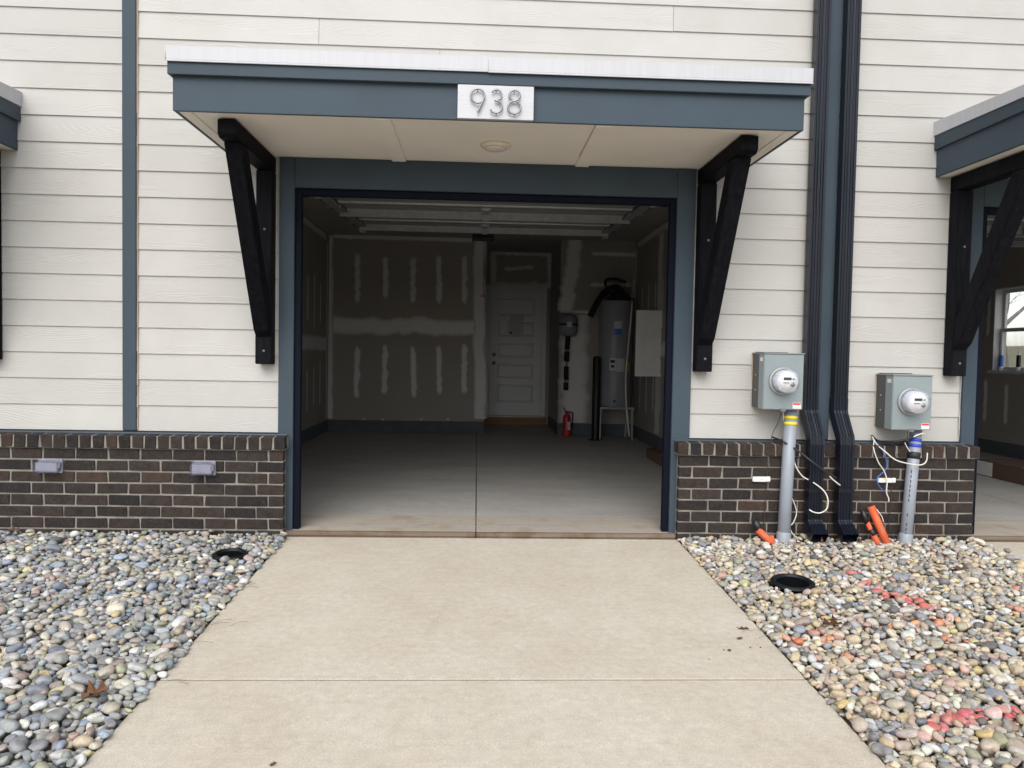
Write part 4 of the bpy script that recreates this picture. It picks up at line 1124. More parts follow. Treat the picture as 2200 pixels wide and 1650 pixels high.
# ---- expansion tank on the wall
EX, EY = 1.335, BY - 0.06 - 0.15
et = thing('expansion_tank', 'small grey expansion tank on a black insulated wall pipe', 'expansion tank', (EX, EY, 0.62))
MB().lathe([(0.0, 1.495), (0.09, 1.50), (0.125, 1.53), (0.142, 1.57), (0.142, 1.65), (0.147, 1.655), (0.147, 1.668), (0.142, 1.673), (0.142, 1.76), (0.12, 1.80), (0.07, 1.825), (0.0, 1.83)], (EX, EY, 0)).build('tank', TANK, et)
MB().lathe([(0.1435, 1.652), (0.149, 1.655), (0.149, 1.676), (0.1435, 1.68)], (EX, EY, 0)).build('seam_band', BLACKMETAL, et)
MB().box(EX - 0.035, EX + 0.04, EY - 0.15, EY - 0.1485, 1.63, 1.70).build('label', BRUSHED, et)
MB().tube([(EX, EY, 1.50), (EX - 0.005, EY + 0.02, 1.30)], 0.036, 12).build('insulated_pipe', INSUL, et)
MB().tube([(EX - 0.007, EY + 0.02, 1.27), (EX - 0.01, EY + 0.03, 1.13)], 0.040, 12).build('insulated_pipe', INSUL, et)
MB().tube([(EX - 0.01, EY + 0.03, 1.30), (EX - 0.01, EY + 0.03, 0.70)], 0.012, 8).build('copper_pipe', NICKEL, et)
MB().tube([(EX - 0.01, EY + 0.03, 1.05), (EX - 0.01, EY + 0.03, 0.85)], 0.036, 12).build('insulated_pipe', INSUL, et)
MB().tube([(EX - 0.01, EY + 0.03, 0.81), (EX - 0.01, EY + 0.03, 0.70)], 0.038, 12).build('insulated_pipe', INSUL, et)
MB().tube([(EX - 0.01, EY + 0.03, 0.72), (EX - 0.01, BY - 0.06, 0.72)], 0.02, 8).build('wall_inlet', NICKEL, et)

# ---- bollard, extinguisher, panel with its door open, box
bo = thing('bollard', 'thin black steel bollard in front of the water heater', 'bollard', (1.715, 5.75, FLOOR))
MB().lathe([(0.057, FLOOR), (0.057, 1.18), (0.045, 1.205), (0.0, 1.215)], (1.70, 5.72, 0)).build('post', BLACKMETAL, bo)
MB().lathe([(0.0, FLOOR), (0.10, FLOOR), (0.10, FLOOR + 0.01), (0.058, FLOOR + 0.012)], (1.70, 5.72, 0)).build('base_plate', BLACKMETAL, bo)
fx, fy_ = at(1217, 930, 6.15).x, 6.15
fe = thing('fire_extinguisher', 'red fire extinguisher standing on the floor below the expansion tank', 'fire extinguisher', (fx, fy_, FLOOR))
MB().lathe([(0.0, FLOOR), (0.056, FLOOR), (0.058, FLOOR + 0.01), (0.058, FLOOR + 0.27), (0.045, FLOOR + 0.31), (0.022, FLOOR + 0.335), (0.022, FLOOR + 0.35), (0.0, FLOOR + 0.35)], (fx, fy_, 0)).build('cylinder', EXTRED, fe)
MB().box(fx - 0.03, fx + 0.05, fy_ - 0.012, fy_ + 0.012, FLOOR + 0.35, FLOOR + 0.372).build('valve', BLACKMETAL, fe, bevel=0.004)
MB().tube([(fx - 0.02, fy_, FLOOR + 0.37), (fx - 0.055, fy_, FLOOR + 0.43)], 0.008, 8).build('handle', BLACKMETAL, fe)
MB().tube(spline([(fx + 0.04, fy_, FLOOR + .36), (fx + 0.09, fy_, FLOOR + .33), (fx + 0.075, fy_, FLOOR + .12)], 5), 0.009, 8).build('hose', BLACKMETAL, fe)
MB().box(fx + 0.005, fx + 0.045, fy_ - 0.0605, fy_ - 0.055, FLOOR + 0.10, FLOOR + 0.22).build('label', PAPER, fe)

ep = thing('electrical_panel', 'grey electrical panel on the right garage wall with its door swung open', 'electrical panel', (GX1, 4.6, 0.96))
MB().box(GX1 - 0.015, GX1 - 0.001, 4.615, 4.96, 0.96, 1.81).build('panel_frame', DOORW, ep)
MB().box(GX1 - 0.017, GX1 - 0.0155, 4.66, 4.92, 1.0, 1.77).build('breaker_field', BLACKMETAL, ep)
MB().box(2.012, GX1 - 0.004, 4.590, 4.612, 0.965, 1.805).build('panel_door', MUD, ep, bevel=0.005)
MB().box(2.10, GX1 - 0.13, 4.586, 4.5898, 1.08, 1.69).build('door_inset', MUD, ep, bevel=0.003)
for z in (1.03, 1.2, 1.38, 1.56, 1.74):
    MB().tube([(GX1 - 0.008, 4.60, z - 0.02), (GX1 - 0.008, 4.60, z + 0.02)], 0.008, 8).build('hinge', BLACKMETAL, ep)

def carton(x0, x1, y0, y1, h, label, rz=0, lab=True):
    t = thing('cardboard_box', label, 'box', ((x0 + x1) / 2, (y0 + y1) / 2, FLOOR))
    MB().box(x0, x1, y0, y1, FLOOR + 0.001, FLOOR + h).build('carton', CARD, t, bevel=0.004)
    MB().box(x0 + 0.002, x1 - 0.002, (y0 + y1) / 2 - 0.03, (y0 + y1) / 2 + 0.03, FLOOR + h + 0.0005, FLOOR + h + 0.002).build('tape', basic('packing_tape', (0.24, 0.16, 0.10), 0.3), t)
    if lab:
        MB().box(x0 - 0.0015, x0 - 0.0003, y1 - 0.28, y1 - 0.03, FLOOR + 0.01, FLOOR + h - 0.01).build('label', WHITEPL, t)
    t.rotation_euler.z = 0
    return t
carton(2.03, 2.33, 2.6, 3.9, 0.12, 'long low brown box on the floor along the right garage wall', lab=False)

# ---- overhead sectional door, rolled up, and opener
def overhead(dx, label):
    ya, yb_ = 0.42, 2.55
    za, zb = 2.335, 2.435
    t = thing('garage_door', label, 'garage door', (0.05 + dx, ya, za), 'rolled up overhead doors')
    x0, x1 = -1.165 + dx, 1.275 + dx
    def zz(y): return za + (zb - za) * (y - ya) / (yb_ - ya)
    L = (yb_ - ya) / 4
    for k in range(4):
        a, b = ya + k * L + 0.004, ya + (k + 1) * L - 0.004
        za_, zb_ = zz(a), zz(b)
        MB().prism([(a, za_ + 0.012), (b, zb_ + 0.012), (b, zb_ + 0.045), (a, za_ + 0.045)], 'x', x0, x1).build('door_section', GALVDK, t, bevel=0.002)
        # pressed ribs on the back of the section
        for f in (0.28, 0.5, 0.72):
            y = a + (b - a) * f
            MB().prism([(y - 0.02, zz(y) + 0.0115), (y - 0.012, zz(y) + 0.004), (y + 0.012, zz(y) + 0.004), (y + 0.02, zz(y) + 0.0115)], 'x', x0 + 0.09, x1 - 0.09).build('rib', GALVDK, t)
        for xx in (x0 + 0.002, x1 - 0.082):
            MB().box(xx, xx + 0.08, a + 0.002, b - 0.002, min(za_, zb_) - 0.006, min(za_, zb_) + 0.0115).build('end_stile', GALVDK, t)
        if k:
            for xx in (x0 + 0.045, 0.055 + dx, x1 - 0.045):
                hg = MB().box(xx - 0.035, xx + 0.035, a - 0.05, a + 0.045, zz(a) - 0.012, zz(a) - 0.0062).build('hinge', GALV, t, bevel=0.002)
                MB().tube([(xx - 0.04, a, zz(a) - 0.012), (xx + 0.04, a, zz(a) - 0.012)], 0.009, 8).build('hinge_pin', GALV, hg)
    # bottom rail (nearest edge) and hat struts
    MB().box(x0, x1, ya - 0.012, ya + 0.0035, za + 0.004, za + 0.046).build('bottom_rail', GALV, t, bevel=0.002)
    MB().box(x0, x1, ya - 0.010, ya + 0.05, za - 0.002, za + 0.0035).build('bottom_rail', GALV, t)
    for y in (1.33, 2.36):
        z = zz(y)
        MB().prism([(y - 0.045, z + 0.0105), (y - 0.045, z + 0.006), (y - 0.018, z + 0.006), (y - 0.016, z - 0.048), (y + 0.016, z - 0.048), (y + 0.018, z + 0.006), (y + 0.045, z + 0.006), (y + 0.045, z + 0.0105)], 'x', x0 + 0.02, x1 - 0.02).build('strut', GALV, t)
    for y in (0.85, 1.9):
        z = zz(y)
        MB().prism([(y - 0.02, z + 0.0105), (y - 0.015, z - 0.006), (y + 0.015, z - 0.006), (y + 0.02, z + 0.0105)], 'x', x0 + 0.09, x1 - 0.09).build('strut', GALV, t)
    # tracks with rollers
    for s, xx in ((-1, x0 - 0.035), (1, x1 + 0.035)):
        MB().prism([(0.32, 2.28), (0.34, 2.30), (0.45, 2.345), (2.75, 2.455), (2.75, 2.49), (0.45, 2.38), (0.30, 2.32)], 'x', xx - 0.02, xx + 0.02).build('track', BLACKMETAL, t)
        MB().box(xx - 0.06 if s < 0 else xx + 0.02, xx - 0.02 if s < 0 else xx + 0.06, 0.205, 0.25, FLOOR + 0.1, 2.28).build('track', GALVDK, t)
        for y in (0.50, 0.95, 1.48, 2.0, 2.45):
            MB().tube([(xx - s * 0.015, y, zz(y) - 0.005), (xx - s * 0.07, y, zz(y) - 0.005)], 0.010, 8).build('roller', GALV, t)
            MB().box(xx - s * 0.04 - 0.02, xx - s * 0.04 + 0.02, y - 0.03, y + 0.03, zz(y) - 0.025, zz(y) - 0.007).build('roller_bracket', GALV, t)
    for xx in (x0 + 0.03, x1 - 0.03):
        MB().box(xx - 0.025, xx + 0.025, 2.46, 2.53, zz(2.5) - 0.055, zz(2.5) - 0.008).build('top_bracket', GALV, t, bevel=0.003)
        for q in (-0.012, 0.012):
            MB().tube([(xx + q, 2.455, zz(2.5) - 0.045), (xx + q, 2.448, zz(2.5) - 0.045)], 0.006, 8).build('bolt', GALV, t)
    for y in (1.33, 2.36):
        MB().box(0.03 + dx, 0.08 + dx, y - 0.05, y - 0.018, zz(y) - 0.062, zz(y) - 0.01).build('operator_bracket', GALV, t, bevel=0.002)
    return t
overhead(0, 'steel overhead garage door rolled up inside the middle garage')
overhead(PITCHX, 'steel overhead garage door rolled up inside the right hand garage')

op = thing('door_opener', 'dark garage door opener hung from the ceiling of the middle garage', 'door opener', (0.055, 4.9, 2.72))
MB().prism([(4.75, 2.74), (4.80, 2.705), (5.15, 2.705), (5.20, 2.74), (5.20, 2.84), (4.75, 2.84)], 'x', -0.08, 0.19).build('motor_housing', basic('grey_opener_plastic', (0.07, 0.072, 0.075), 0.5), op, bevel=0.008)
MB().box(-0.09, 0.20, 4.74, 5.1, 2.699, 2.7045).build('lens_rim', BLACKMETAL, op)
MB().box(0.04, 0.07, 2.42, 4.78, 2.72, 2.76).build('rail', BLACKMETAL, op)
MB().tube([(0.055, 2.42, 2.74), (0.055, 2.36, 2.37)], 0.012, 8).build('door_arm', BLACKMETAL, op)
for xx in (-0.05, 0.16): MB().box(xx - 0.01, xx + 0.01, 4.95, 4.98, 2.841, CEIL - 0.001).build('hanger', GALV, op)
cd = thing('release_cord', 'red handled release cord hanging before the back wall', 'cord', (0.061, 4.0, 1.89))
MB().tube([(0.061, 4.0, 2.72), (0.063, 4.0, 1.905)], 0.003, 6).build('cord', BLACKMETAL, cd)
MB().box(0.031, 0.091, 3.99, 4.01, 1.885, 1.905).build('handle', REDPL, cd, bevel=0.004)

# ---- right hand garage interior
NX0, NX1 = GX0 + PITCHX + 0.02, 6.82
wallbox('garage_side_wall', NX0 - 0.05, NX0, WB + 0.001, BY)
wallbox('garage_back_wall', NX0 - 0.05, 7.0, BY, BY + 0.12)
wy0, wy1, wz0, wz1 = 3.45, 4.78, 1.10, 2.20
nw = struct(MB().box(NX1, 7.0, WB + 0.001, wy0, CT, CEIL).build('garage_side_wall', DRYWALL))
struct(MB().box(NX1, 7.0, wy1, BY, CT, CEIL).build('garage_side_wall', DRYWALL))
struct(MB().box(NX1, 7.0, wy0, wy1, CT, wz0).build('garage_side_wall', DRYWALL))
struct(MB().box(NX1, 7.0, wy0, wy1, wz1, CEIL).build('garage_side_wall', DRYWALL))
curb(NX1 - 0.008, 7.0, WB + 0.002, BY - 0.007); curb(NX0 - 0.05, NX1 - 0.009, BY - 0.008, BY + 0.12)
curb(NX0 - 0.05, NX0 + 0.006, WB + 0.002, BY - 0.009)
for k, y in enumerate(np.arange(1.2, 6.2, 0.41)):
    for (za, zb) in ((0.40, 0.98),) if wy0 - 0.1 < y < wy1 + 0.1 else ((0.40, 1.02), (1.55, 2.3)):
        sd += 1
        mud(nw, (y, za), (y, zb), 0.08, 1, 'x', NX1, -1, True, sd)
wn_ = thing('window', 'white double hung window in the end wall of the right hand garage', 'window', (NX1 + 0.1, (wy0 + wy1) / 2, wz0))
for (ya, yb2, za, zb) in ((wy0 + .001, wy1 - .001, wz0 + .001, wz0 + 0.02), (wy0 + .001, wy1 - .001, wz1 - 0.02, wz1 - .001), (wy0 + .001, wy0 + 0.02, wz0 + 0.021, wz1 - 0.021), (wy1 - 0.02, wy1 - .001, wz0 + 0.021, wz1 - 0.021)):
    MB().box(NX1 - 0.006, 6.93, ya, yb2, za, zb).build('reveal', WINW, wn_)
MB().box(NX1 - 0.03, NX1 - 0.0065, wy0 - 0.05, wy1 + 0.05, wz0 - 0.02, wz0 + 0.02).build('sill', WINW, wn_, bevel=0.004)
zm = (wz0 + wz1) / 2
for (za, zb, xo) in ((wz0 + 0.021, zm + 0.02, 6.905), (zm - 0.02, wz1 - 0.021, 6.935)):
    sash = MB().box(xo - 0.014, xo + 0.014, wy0 + 0.021, wy1 - 0.021, za, za + 0.045).build('sash', WINW, wn_)
    MB().box(xo - 0.014, xo + 0.014, wy0 + 0.021, wy1 - 0.021, zb - 0.045, zb).build('rail', WINW, sash)
    for (ya, yb2) in ((wy0 + 0.021, wy0 + 0.066), (wy1 - 0.066, wy1 - 0.021)):
        MB().box(xo - 0.013, xo + 0.013, ya, yb2, za + 0.046, zb - 0.046).build('stile', WINW, sash)
    MB().box(xo - 0.002, xo + 0.002, wy0 + 0.066, wy1 - 0.066, za + 0.045, zb - 0.045).build('pane', WINGLASS, wn_)
for (y, mat, lb, h) in ((wy1 - 0.10, BLUELBL, 'blue caulk tube standing on the window sill', 0.20), (wy1 - 0.42, BLACKMETAL, 'black caulk tube standing on the window sill', 0.20)):
    t = thing('caulk_tube', lb, 'caulk tube', (NX1 + 0.05, y, wz0 + 0.02))
    c0 = (NX1 + 0.055, y, wz0 + 0.0205)
    MB().lathe([(0.0, 0), (0.026, 0), (0.026, 0.05)], c0, seg=14).build('tube_base', WHITEPL, t)
    MB().lathe([(0.0262, 0.05), (0.0265, h), (0.0, h)], c0, seg=14).build('tube_body', mat, t)
    MB().lathe([(0.010, h + .001), (0.006, h + 0.03), (0.003, h + 0.09), (0.0, h + 0.09)], c0, seg=10).build('nozzle', WHITEPL, t)
carton(5.385, 6.05, 1.45, 2.90, 0.165, 'flat brown carton with white label on the right hand garage floor')
# left hand garage: plain shell
for (a, b, c, d2) in ((GX0 - PITCHX - 0.05, GX0 - PITCHX, WB + 0.001, BY), (GX1 - PITCHX, GX1 - PITCHX + 0.025, WB + 0.001, BY), (GX0 - PITCHX, GX1 - PITCHX, BY, BY + 0.1)):
    wallbox('garage_side_wall', a, b, c, d2, -0.05)

# ---- bare tree seen through that window
def bare_tree(base, h, label, seed=3):
    rnd = random.Random(seed)
    t = thing('bare_tree', label, 'tree', base)
    trunk = MB(); br = MB()
    def grow(p, d, L, r, lvl, mbuf):
        pts = [p]; dd = d.copy()
        for k in range(4):
            dd = (dd + Vector((rnd.uniform(-1, 1), rnd.uniform(-1, 1), rnd.uniform(-.4, .7))) * 0.16).normalized()
            pts.append(pts[-1] + dd * L / 4)
        mbuf.tube(pts, [r * (1 - 0.16 * k) for k in range(5)], 5 if lvl > 1 else 8, caps=False)
        if lvl >= 5 or r < 0.003: return
        for k in range(rnd.choice((3, 3, 4)) if lvl else 6):
            q = pts[rnd.choice((2, 3, 4)) if lvl else rnd.choice((3, 4, 4))]
            nd = (dd + Vector((rnd.uniform(-1, 1), rnd.uniform(-1, 1), rnd.uniform(-.35, .6))) * 0.85).normalized()
            grow(q, nd, L * rnd.uniform(.55, .75), r * 0.5, lvl + 1, br)
    grow(Vector(base), Vector((0, 0, 1)), h * 0.42, h * 0.018, 0, trunk)
    trunk.build('trunk', BARK, t, fixn=False, weld=False); br.build('crown', BARK, t, fixn=False, weld=False)
hl = MB()
hv = [(20 + 75 * i / 11, 34 + 50 * j / 7, -0.7 + 3.6 * math.sin(math.pi * j / 7) ** 0.8 * (0.75 + 0.25 * math.sin(i * 1.3 + j))) for i in range(12) for j in range(8)]
hl.add(hv, [(i * 8 + j, i * 8 + 8 + j, i * 8 + 9 + j, i * 8 + j + 1) for i in range(11) for j in range(7)], True)
struct(hl.build('hill', TURF))
bare_tree((13.0, 13.4, -0.62), 6.5, 'nearest bare winter tree seen through the window of the right hand garage', 5)
bare_tree((14.9, 16.0, -0.62), 7.5, 'middle bare winter tree seen through the window of the right hand garage', 3)
bare_tree((18.5, 21.0, -0.62), 8.5, 'farther bare winter tree behind the garage window', 11)

# =================================================================== GRAVEL BEDS
PAL = np.array([(.26, .265, .26), (.22, .225, .22), (.30, .30, .28), (.20, .225, .26), (.25, .28, .33), (.17, .185, .205), (.36, .31, .235), (.44, .38, .28),
                (.52, .48, .41), (.58, .56, .51), (.31, .235, .21), (.36, .275, .24), (.25, .25, .19), (.29, .285, .22), (.105, .11, .115), (.47, .39, .24), (.40, .385, .35), (.33, .345, .36)])
PW_L = np.array([1.4, 1.4, 1.3, 1.3, 1.0, .9, 1.0, .8, .7, .5, .6, .5, 1.1, 1.1, .5, .3, 1.0, 1.2])
PW_R = np.array([.9, .7, 1.0, .8, .7, .6, 2.0, 2.6, 2.0, 1.2, .8, 1.0, .6, .9, .6, 1.3, 2.0, 1.0])

def unit_sphere(kind):
    bm = bmesh.new()
    if kind == 0: bmesh.ops.create_icosphere(bm, subdivisions=2, radius=1)      # 80 triangles
    elif kind == 1:
        bmesh.ops.create_cube(bm, size=2)
        bmesh.ops.subdivide_edges(bm, edges=bm.edges[:], cuts=3, use_grid_fill=True)
        for v in bm.verts: v.co.normalize()
        bmesh.ops.triangulate(bm, faces=bm.faces[:])
    else: bmesh.ops.create_icosphere(bm, subdivisions=3, radius=1)
    vv = np.array([v.co[:] for v in bm.verts]); ff = np.array([[v.index for v in f.verts] for f in bm.faces])
    bm.free(); return vv, ff
SPH = [unit_sphere(k) for k in range(3)]

def paint_spots():
    red = [(1835, 1237, .05), (1868, 1258, .05), (1862, 1238, .03), (1880, 1275, .03), (1902, 1285, .035), (1945, 1293, .06), (1965, 1300, .04), (1985, 1309, .05), (2010, 1310, .03), (2180, 1270, .03),
           (2010, 1560, .045), (2050, 1550, .05), (2080, 1545, .05), (2115, 1542, .05), (2020, 1575, .03), (2170, 1545, .05), (2195, 1538, .05), (1920, 1245, .025)]
    org = [(1708, 1379, .05), (1725, 1388, .03), (1780, 1382, .04), (1800, 1375, .03), (1826, 1414, .03), (1890, 1405, .03), (1960, 1345, .035), (2010, 1341, .06), (2050, 1340, .04), (2175, 1318, .035), (1910, 1352, .035), (1750, 1365, .03), (2030, 1382, .04), (1990, 1440, .03), (2080, 1385, .03)]
    return [(atg(u, v), r, (0.62, 0.055, 0.075)) for u, v, r in red] + [(atg(u, v), r, (0.74, 0.20, 0.07)) for u, v, r in org]
SPOTS = paint_spots()

def gravel(label_side, xa, xb, ya, yb, PW, smin, smax, big, holes, seed, over, extra=(), warm=(1, 1, 1)):
    rng = np.random.default_rng(seed)
    bed = MB().prism([(ya + 0.12, DRIVE_SLOPE * ya - 0.037), (ya + 0.12, -0.6), (-10.0, -0.6), (-10.0, DRIVE_SLOPE * -10.0 - 0.037)], 'x', xa, xb).build('gravel_bed', SOIL)
    xa -= over[0]; xb += over[1]
    struct(bed)
    res = 0.005
    nx = int((xb - xa) / res); ny = int((ya - yb) / res)
    H = np.zeros((nx, ny)); OWN = -np.ones((nx, ny), int)
    # profile of the bed: rises a little towards the wall
    yy = ya - np.arange(ny) * res
    H += 0.016
    H += (0.028 * np.exp((yy - ya) / 0.22))[None, :]
    xx = xa + np.arange(nx) * res
    # stones may spill a little onto the driveway edges
    H[xx > xb - over[1], :] = 0.056
    if over[0]: H[xx < xa + over[0], :] = 0.056
    target = 0.052
    P = []
    area = (xb - xa) * (ya - yb)
    N = int(area * 4200)
    sizes = np.exp(rng.normal(0, 0.34, N)); sizes = np.clip(sizes, 0.5, 2.1)
    sizes[int(N * 0.78):] *= 0.62
    nbig = int(N * 0.70)
    A_ = smin + (smax - smin) * 0.5
    pend = []
    for i in range(N):
        s = A_ * sizes[i]
        a = s * rng.uniform(0.95, 1.35); b = s * rng.uniform(0.72, 1.0); c = s * rng.uniform(0.48, 0.75)
        if big and nbig - big <= i < nbig: a *= 1.75; b *= 1.75; c *= 1.45
        th = rng.uniform(0, math.pi)
        best = None
        for k in range(5):
            x = rng.uniform(xa + b * 0.75, xb - b * 0.75); y = rng.uniform(yb, ya - b)
            bad = False
            for hx, hy, hr_ in holes:
                if (x - hx) ** 2 + (y - hy) ** 2 < (hr_ + b * 0.7) ** 2: bad = True
            if bad: continue
            ii = int((x - xa) / res); jj = int((ya - y) / res)
            r2 = max(2, int(b / res * 0.8))
            h = H[max(0, ii - r2):ii + r2 + 1:2, max(0, jj - r2):jj + r2 + 1:2].mean()
            if best is None or h < best[0]: best = (h, x, y, ii, jj)
        if best is None: continue
        h, x, y, ii, jj = best
        if h > target + 0.03 * math.exp((y - ya) / .22): continue
        rr = int(a / res) + 1
        i0, i1, j0, j1 = max(0, ii - rr), min(nx, ii + rr + 1), max(0, jj - rr), min(ny, jj + rr + 1)
        gx = (np.arange(i0, i1) - ii)[:, None] * res; gy = -(np.arange(j0, j1) - jj)[None, :] * res
        ct, st2 = math.cos(th), math.sin(th)
        u = (gx * ct + gy * st2) / a; v = (-gx * st2 + gy * ct) / b
        q = 1 - u * u - v * v
        ins = q > 0
        if not ins.any(): continue
        sq = np.sqrt(np.maximum(q, 0)) * c
        sub = H[i0:i1, j0:j1]
        z = np.quantile((sub + sq)[ins], 0.72)      # rests on the stones below, nestled between them
        top = z + sq
        # tilt from the local slope of what lies below
        gxs = (sub[-1, :].mean() - sub[0, :].mean()) / max(res, (i1 - i0) * res); gys = -(sub[:, -1].mean() - sub[:, 0].mean()) / max(res, (j1 - j0) * res)
        upd = ins & (top > sub)
        sub[upd] = top[upd]; OWN[i0:i1, j0:j1][upd] = len(P)
        P.append((x, y, z, a, b, c, th, np.clip(gxs, -.5, .5) + rng.normal(0, .12), np.clip(gys, -.5, .5) + rng.normal(0, .12)))
    for (ex_, ey_, a, b, c) in extra:
        ii = int((ex_ - xa) / res); jj = int((ya - ey_) / res); r2 = int(b / res)
        z = np.quantile(H[ii - r2:ii + r2, jj - r2:jj + r2], 0.35) + c * 0.45
        OWN[ii - r2:ii + r2, jj - r2:jj + r2] = len(P)
        P.append((ex_, ey_, z, a, b, c, 0.1, 0.0, 0.0))
    P = np.array(P)
    vis = np.bincount(OWN[OWN >= 0], minlength=len(P))
    keep = vis > 3
    P = P[keep]; vis = vis[keep]
    n = len(P)
    base_z = DRIVE_SLOPE * P[:, 1] - 0.052
    # colours
    pi = rng.choice(len(PAL), n, p=PW / PW.sum())
    colr = PAL[pi] * rng.uniform(0.82, 1.22, (n, 1)) * (1 + rng.normal(0, .02, (n, 3)))
    lum = colr.mean(1, keepdims=True)
    sat = rng.choice([0.5, 0.9, 1.25], (n, 1), p=[0.38, 0.38, 0.24])
    colr = (lum * np.array([[1.04, 1.0, 0.945]]) * (1 - sat) + colr * sat) * 1.08
    colr *= np.array(warm)
    colr = np.clip(colr, 0.02, 0.56)
    if extra: colr = np.where((np.arange(n) >= n - len(extra))[:, None], np.array([[0.56, 0.52, 0.42]]), colr)
    # rotation matrices
    ct, st2 = np.cos(P[:, 6]), np.sin(P[:, 6])
    Rm = np.zeros((n, 3, 3))
    ex = np.stack([ct, st2, ct * P[:, 7] + st2 * P[:, 8]], 1); ex /= np.linalg.norm(ex, axis=1)[:, None]
    ey = np.stack([-st2, ct, -st2 * P[:, 7] + ct * P[:, 8]], 1)
    ey -= ex * (ex * ey).sum(1)[:, None]; ey /= np.linalg.norm(ey, axis=1)[:, None]
    ez = np.cross(ex, ey)
    Rm[:, :, 0] = ex; Rm[:, :, 1] = ey; Rm[:, :, 2] = ez
    cen = np.stack([P[:, 0], P[:, 1], P[:, 2] + base_z], 1)
    # projected size in the camera decides which stones become objects of their own
    dvec = cen - np.array(CAM)
    depth = dvec @ np.array(fwd)
    pu = 1100 + F_PX * (dvec @ np.array(rgt)) / depth; pv = 825 - F_PX * (dvec @ np.array(upv)) / depth
    infr = (pu > -10) & (pu < 2210) & (pv < 1660)
    psize = np.where(infr, np.sqrt(P[:, 3] * P[:, 4]) / depth * np.minimum(1, vis * res * res / (P[:, 3] * P[:, 4] * 2.0)), 0)
    order = np.argsort(-psize)
    single = np.zeros(n, bool); single[order[:150]] = True
    near = (depth < 3.25) & ~single
    def shapes(idx, kind):
        V, Fc = SPH[kind]
        m_ = len(idx); nv = len(V)
        r = np.ones((m_, nv))
        for k in range(8):
            dr_ = rng.normal(size=(m_, 3)); dr_ /= np.linalg.norm(dr_, axis=1)[:, None]
            dt = dr_ @ V.T
            if k < 3: r += 0.13 * rng.uniform(-1, 1, (m_, 1)) * np.cos(2.2 * dt + rng.uniform(0, 6.28, (m_, 1)))
            else:      # flattened facets worn on the stone
                lim = rng.uniform(0.55, 0.95, (m_, 1)); r = np.where(dt > lim, r * (lim / np.maximum(dt, 1e-6)) * 0.9 + r * 0.1, r)
        pw = rng.uniform(0.8, 1.0, (m_, 1, 1))
        S = np.sign(V)[None] * np.abs(V)[None] ** pw
        S = S * r[:, :, None] * P[idx][:, None, 3:6]
        W = np.einsum('nij,nvj->nvi', Rm[idx], S)
        return W, Fc, nv
    def tint(W, idx):
        """per vertex colour: the stone's own colour and sprayed marking paint on its top"""
        C = np.repeat(colr[idx][:, None, :], W.shape[1], 1)
        for c0, r0, pc in SPOTS:
            if not (xa < c0.x < xb): continue
            dd = np.hypot(cen[idx, 0] - c0.x, (cen[idx, 1] - c0.y))
            hit_ = dd < r0
            for q in np.nonzero(hit_)[0]:
                topz = W[q, :, 2] / max(1e-6, np.abs(W[q, :, 2]).max())
                wgt = np.clip((topz + 0.15) * 2.0, 0, 1)[:, None] * rng.uniform(0.45, 0.95) * (1 - 0.4 * dd[q] / r0)
                C[q] = C[q] * (1 - wgt) + np.array(pc) * wgt
        return C
    def mesh_of(parts, name):
        me = bpy.data.meshes.new(name)
        vl, fl, cl, base = [], [], [], 0
        for Wd, Fc, C in parts:
            m_, nv, _ = Wd.shape
            vl.append(Wd.reshape(-1, 3)); fl.append((Fc[None] + (np.arange(m_) * nv)[:, None, None]).reshape(-1, 3) + base)
            cl.append(C.reshape(-1, 3)); base += m_ * nv
        vv = np.concatenate(vl); ff = np.concatenate(fl); C = np.concatenate(cl)
        me.vertices.add(len(vv)); me.vertices.foreach_set('co', vv.ravel().astype(np.float32))
        me.loops.add(len(ff) * 3); me.loops.foreach_set('vertex_index', ff.ravel().astype(np.int32))
        me.polygons.add(len(ff)); me.polygons.foreach_set('loop_start', (np.arange(len(ff)) * 3).astype(np.int32))
        me.polygons.foreach_set('loop_total', np.full(len(ff), 3, np.int32))
        me.polygons.foreach_set('use_smooth', np.ones(len(ff), bool))
        me.update(calc_edges=True)
        ca = me.color_attributes.new('tint', 'FLOAT_COLOR', 'POINT')
        cc = np.ones((len(vv), 4), np.float32); cc[:, :3] = C.reshape(-1, 3)
        ca.data.foreach_set('color', cc.ravel())
        me.materials.append(PEBBLE)
        return me
    for q in np.nonzero(single)[0]:
        idx = np.array([q])
        W, Fc, nv = shapes(idx, 2)
        me = mesh_of([(W, Fc, tint(W, idx))], 'pebble')
        o = bpy.data.objects.new('pebble', me); COL.objects.link(o); o.parent = bed; o.location = cen[q]
    parts = []
    for sel, kind in ((np.nonzero(near)[0], 1), (np.nonzero(~near & ~single)[0], 0)):
        W, Fc, nv = shapes(sel, kind)
        parts.append((W + cen[sel][:, None, :], Fc, tint(W, sel)))
    me = mesh_of(parts, 'loose_pebbles')
    o = bpy.data.objects.new('loose_pebbles', me); COL.objects.link(o); o.parent = bed; o['kind'] = 'stuff'
    print('gravel', label_side, n, 'stones', int(near.sum()), 'near')
    return bed

BIGS = atg(253, 1312, 0.02); DL = atg(495, 1198, 0.0); DRN = atg(1703, 1254, 0.02)
gravel('left', XR - PITCHX - 0.10, -1.226, -0.105, -3.0, PW_L, 0.0105, 0.0245, 60, [(DL.x, DL.y, 0.104)], 5, (0.0, 0.022), [(BIGS.x, BIGS.y, 0.047, 0.040, 0.032)])
gravel('right', 1.364, OL + PITCHX - 0.02, -0.105, -3.0, PW_R, 0.010, 0.0225, 30, [(DRN.x, DRN.y, 0.125)], 9, (0.010, 0.0), (), (1.06, 1.0, 0.94))

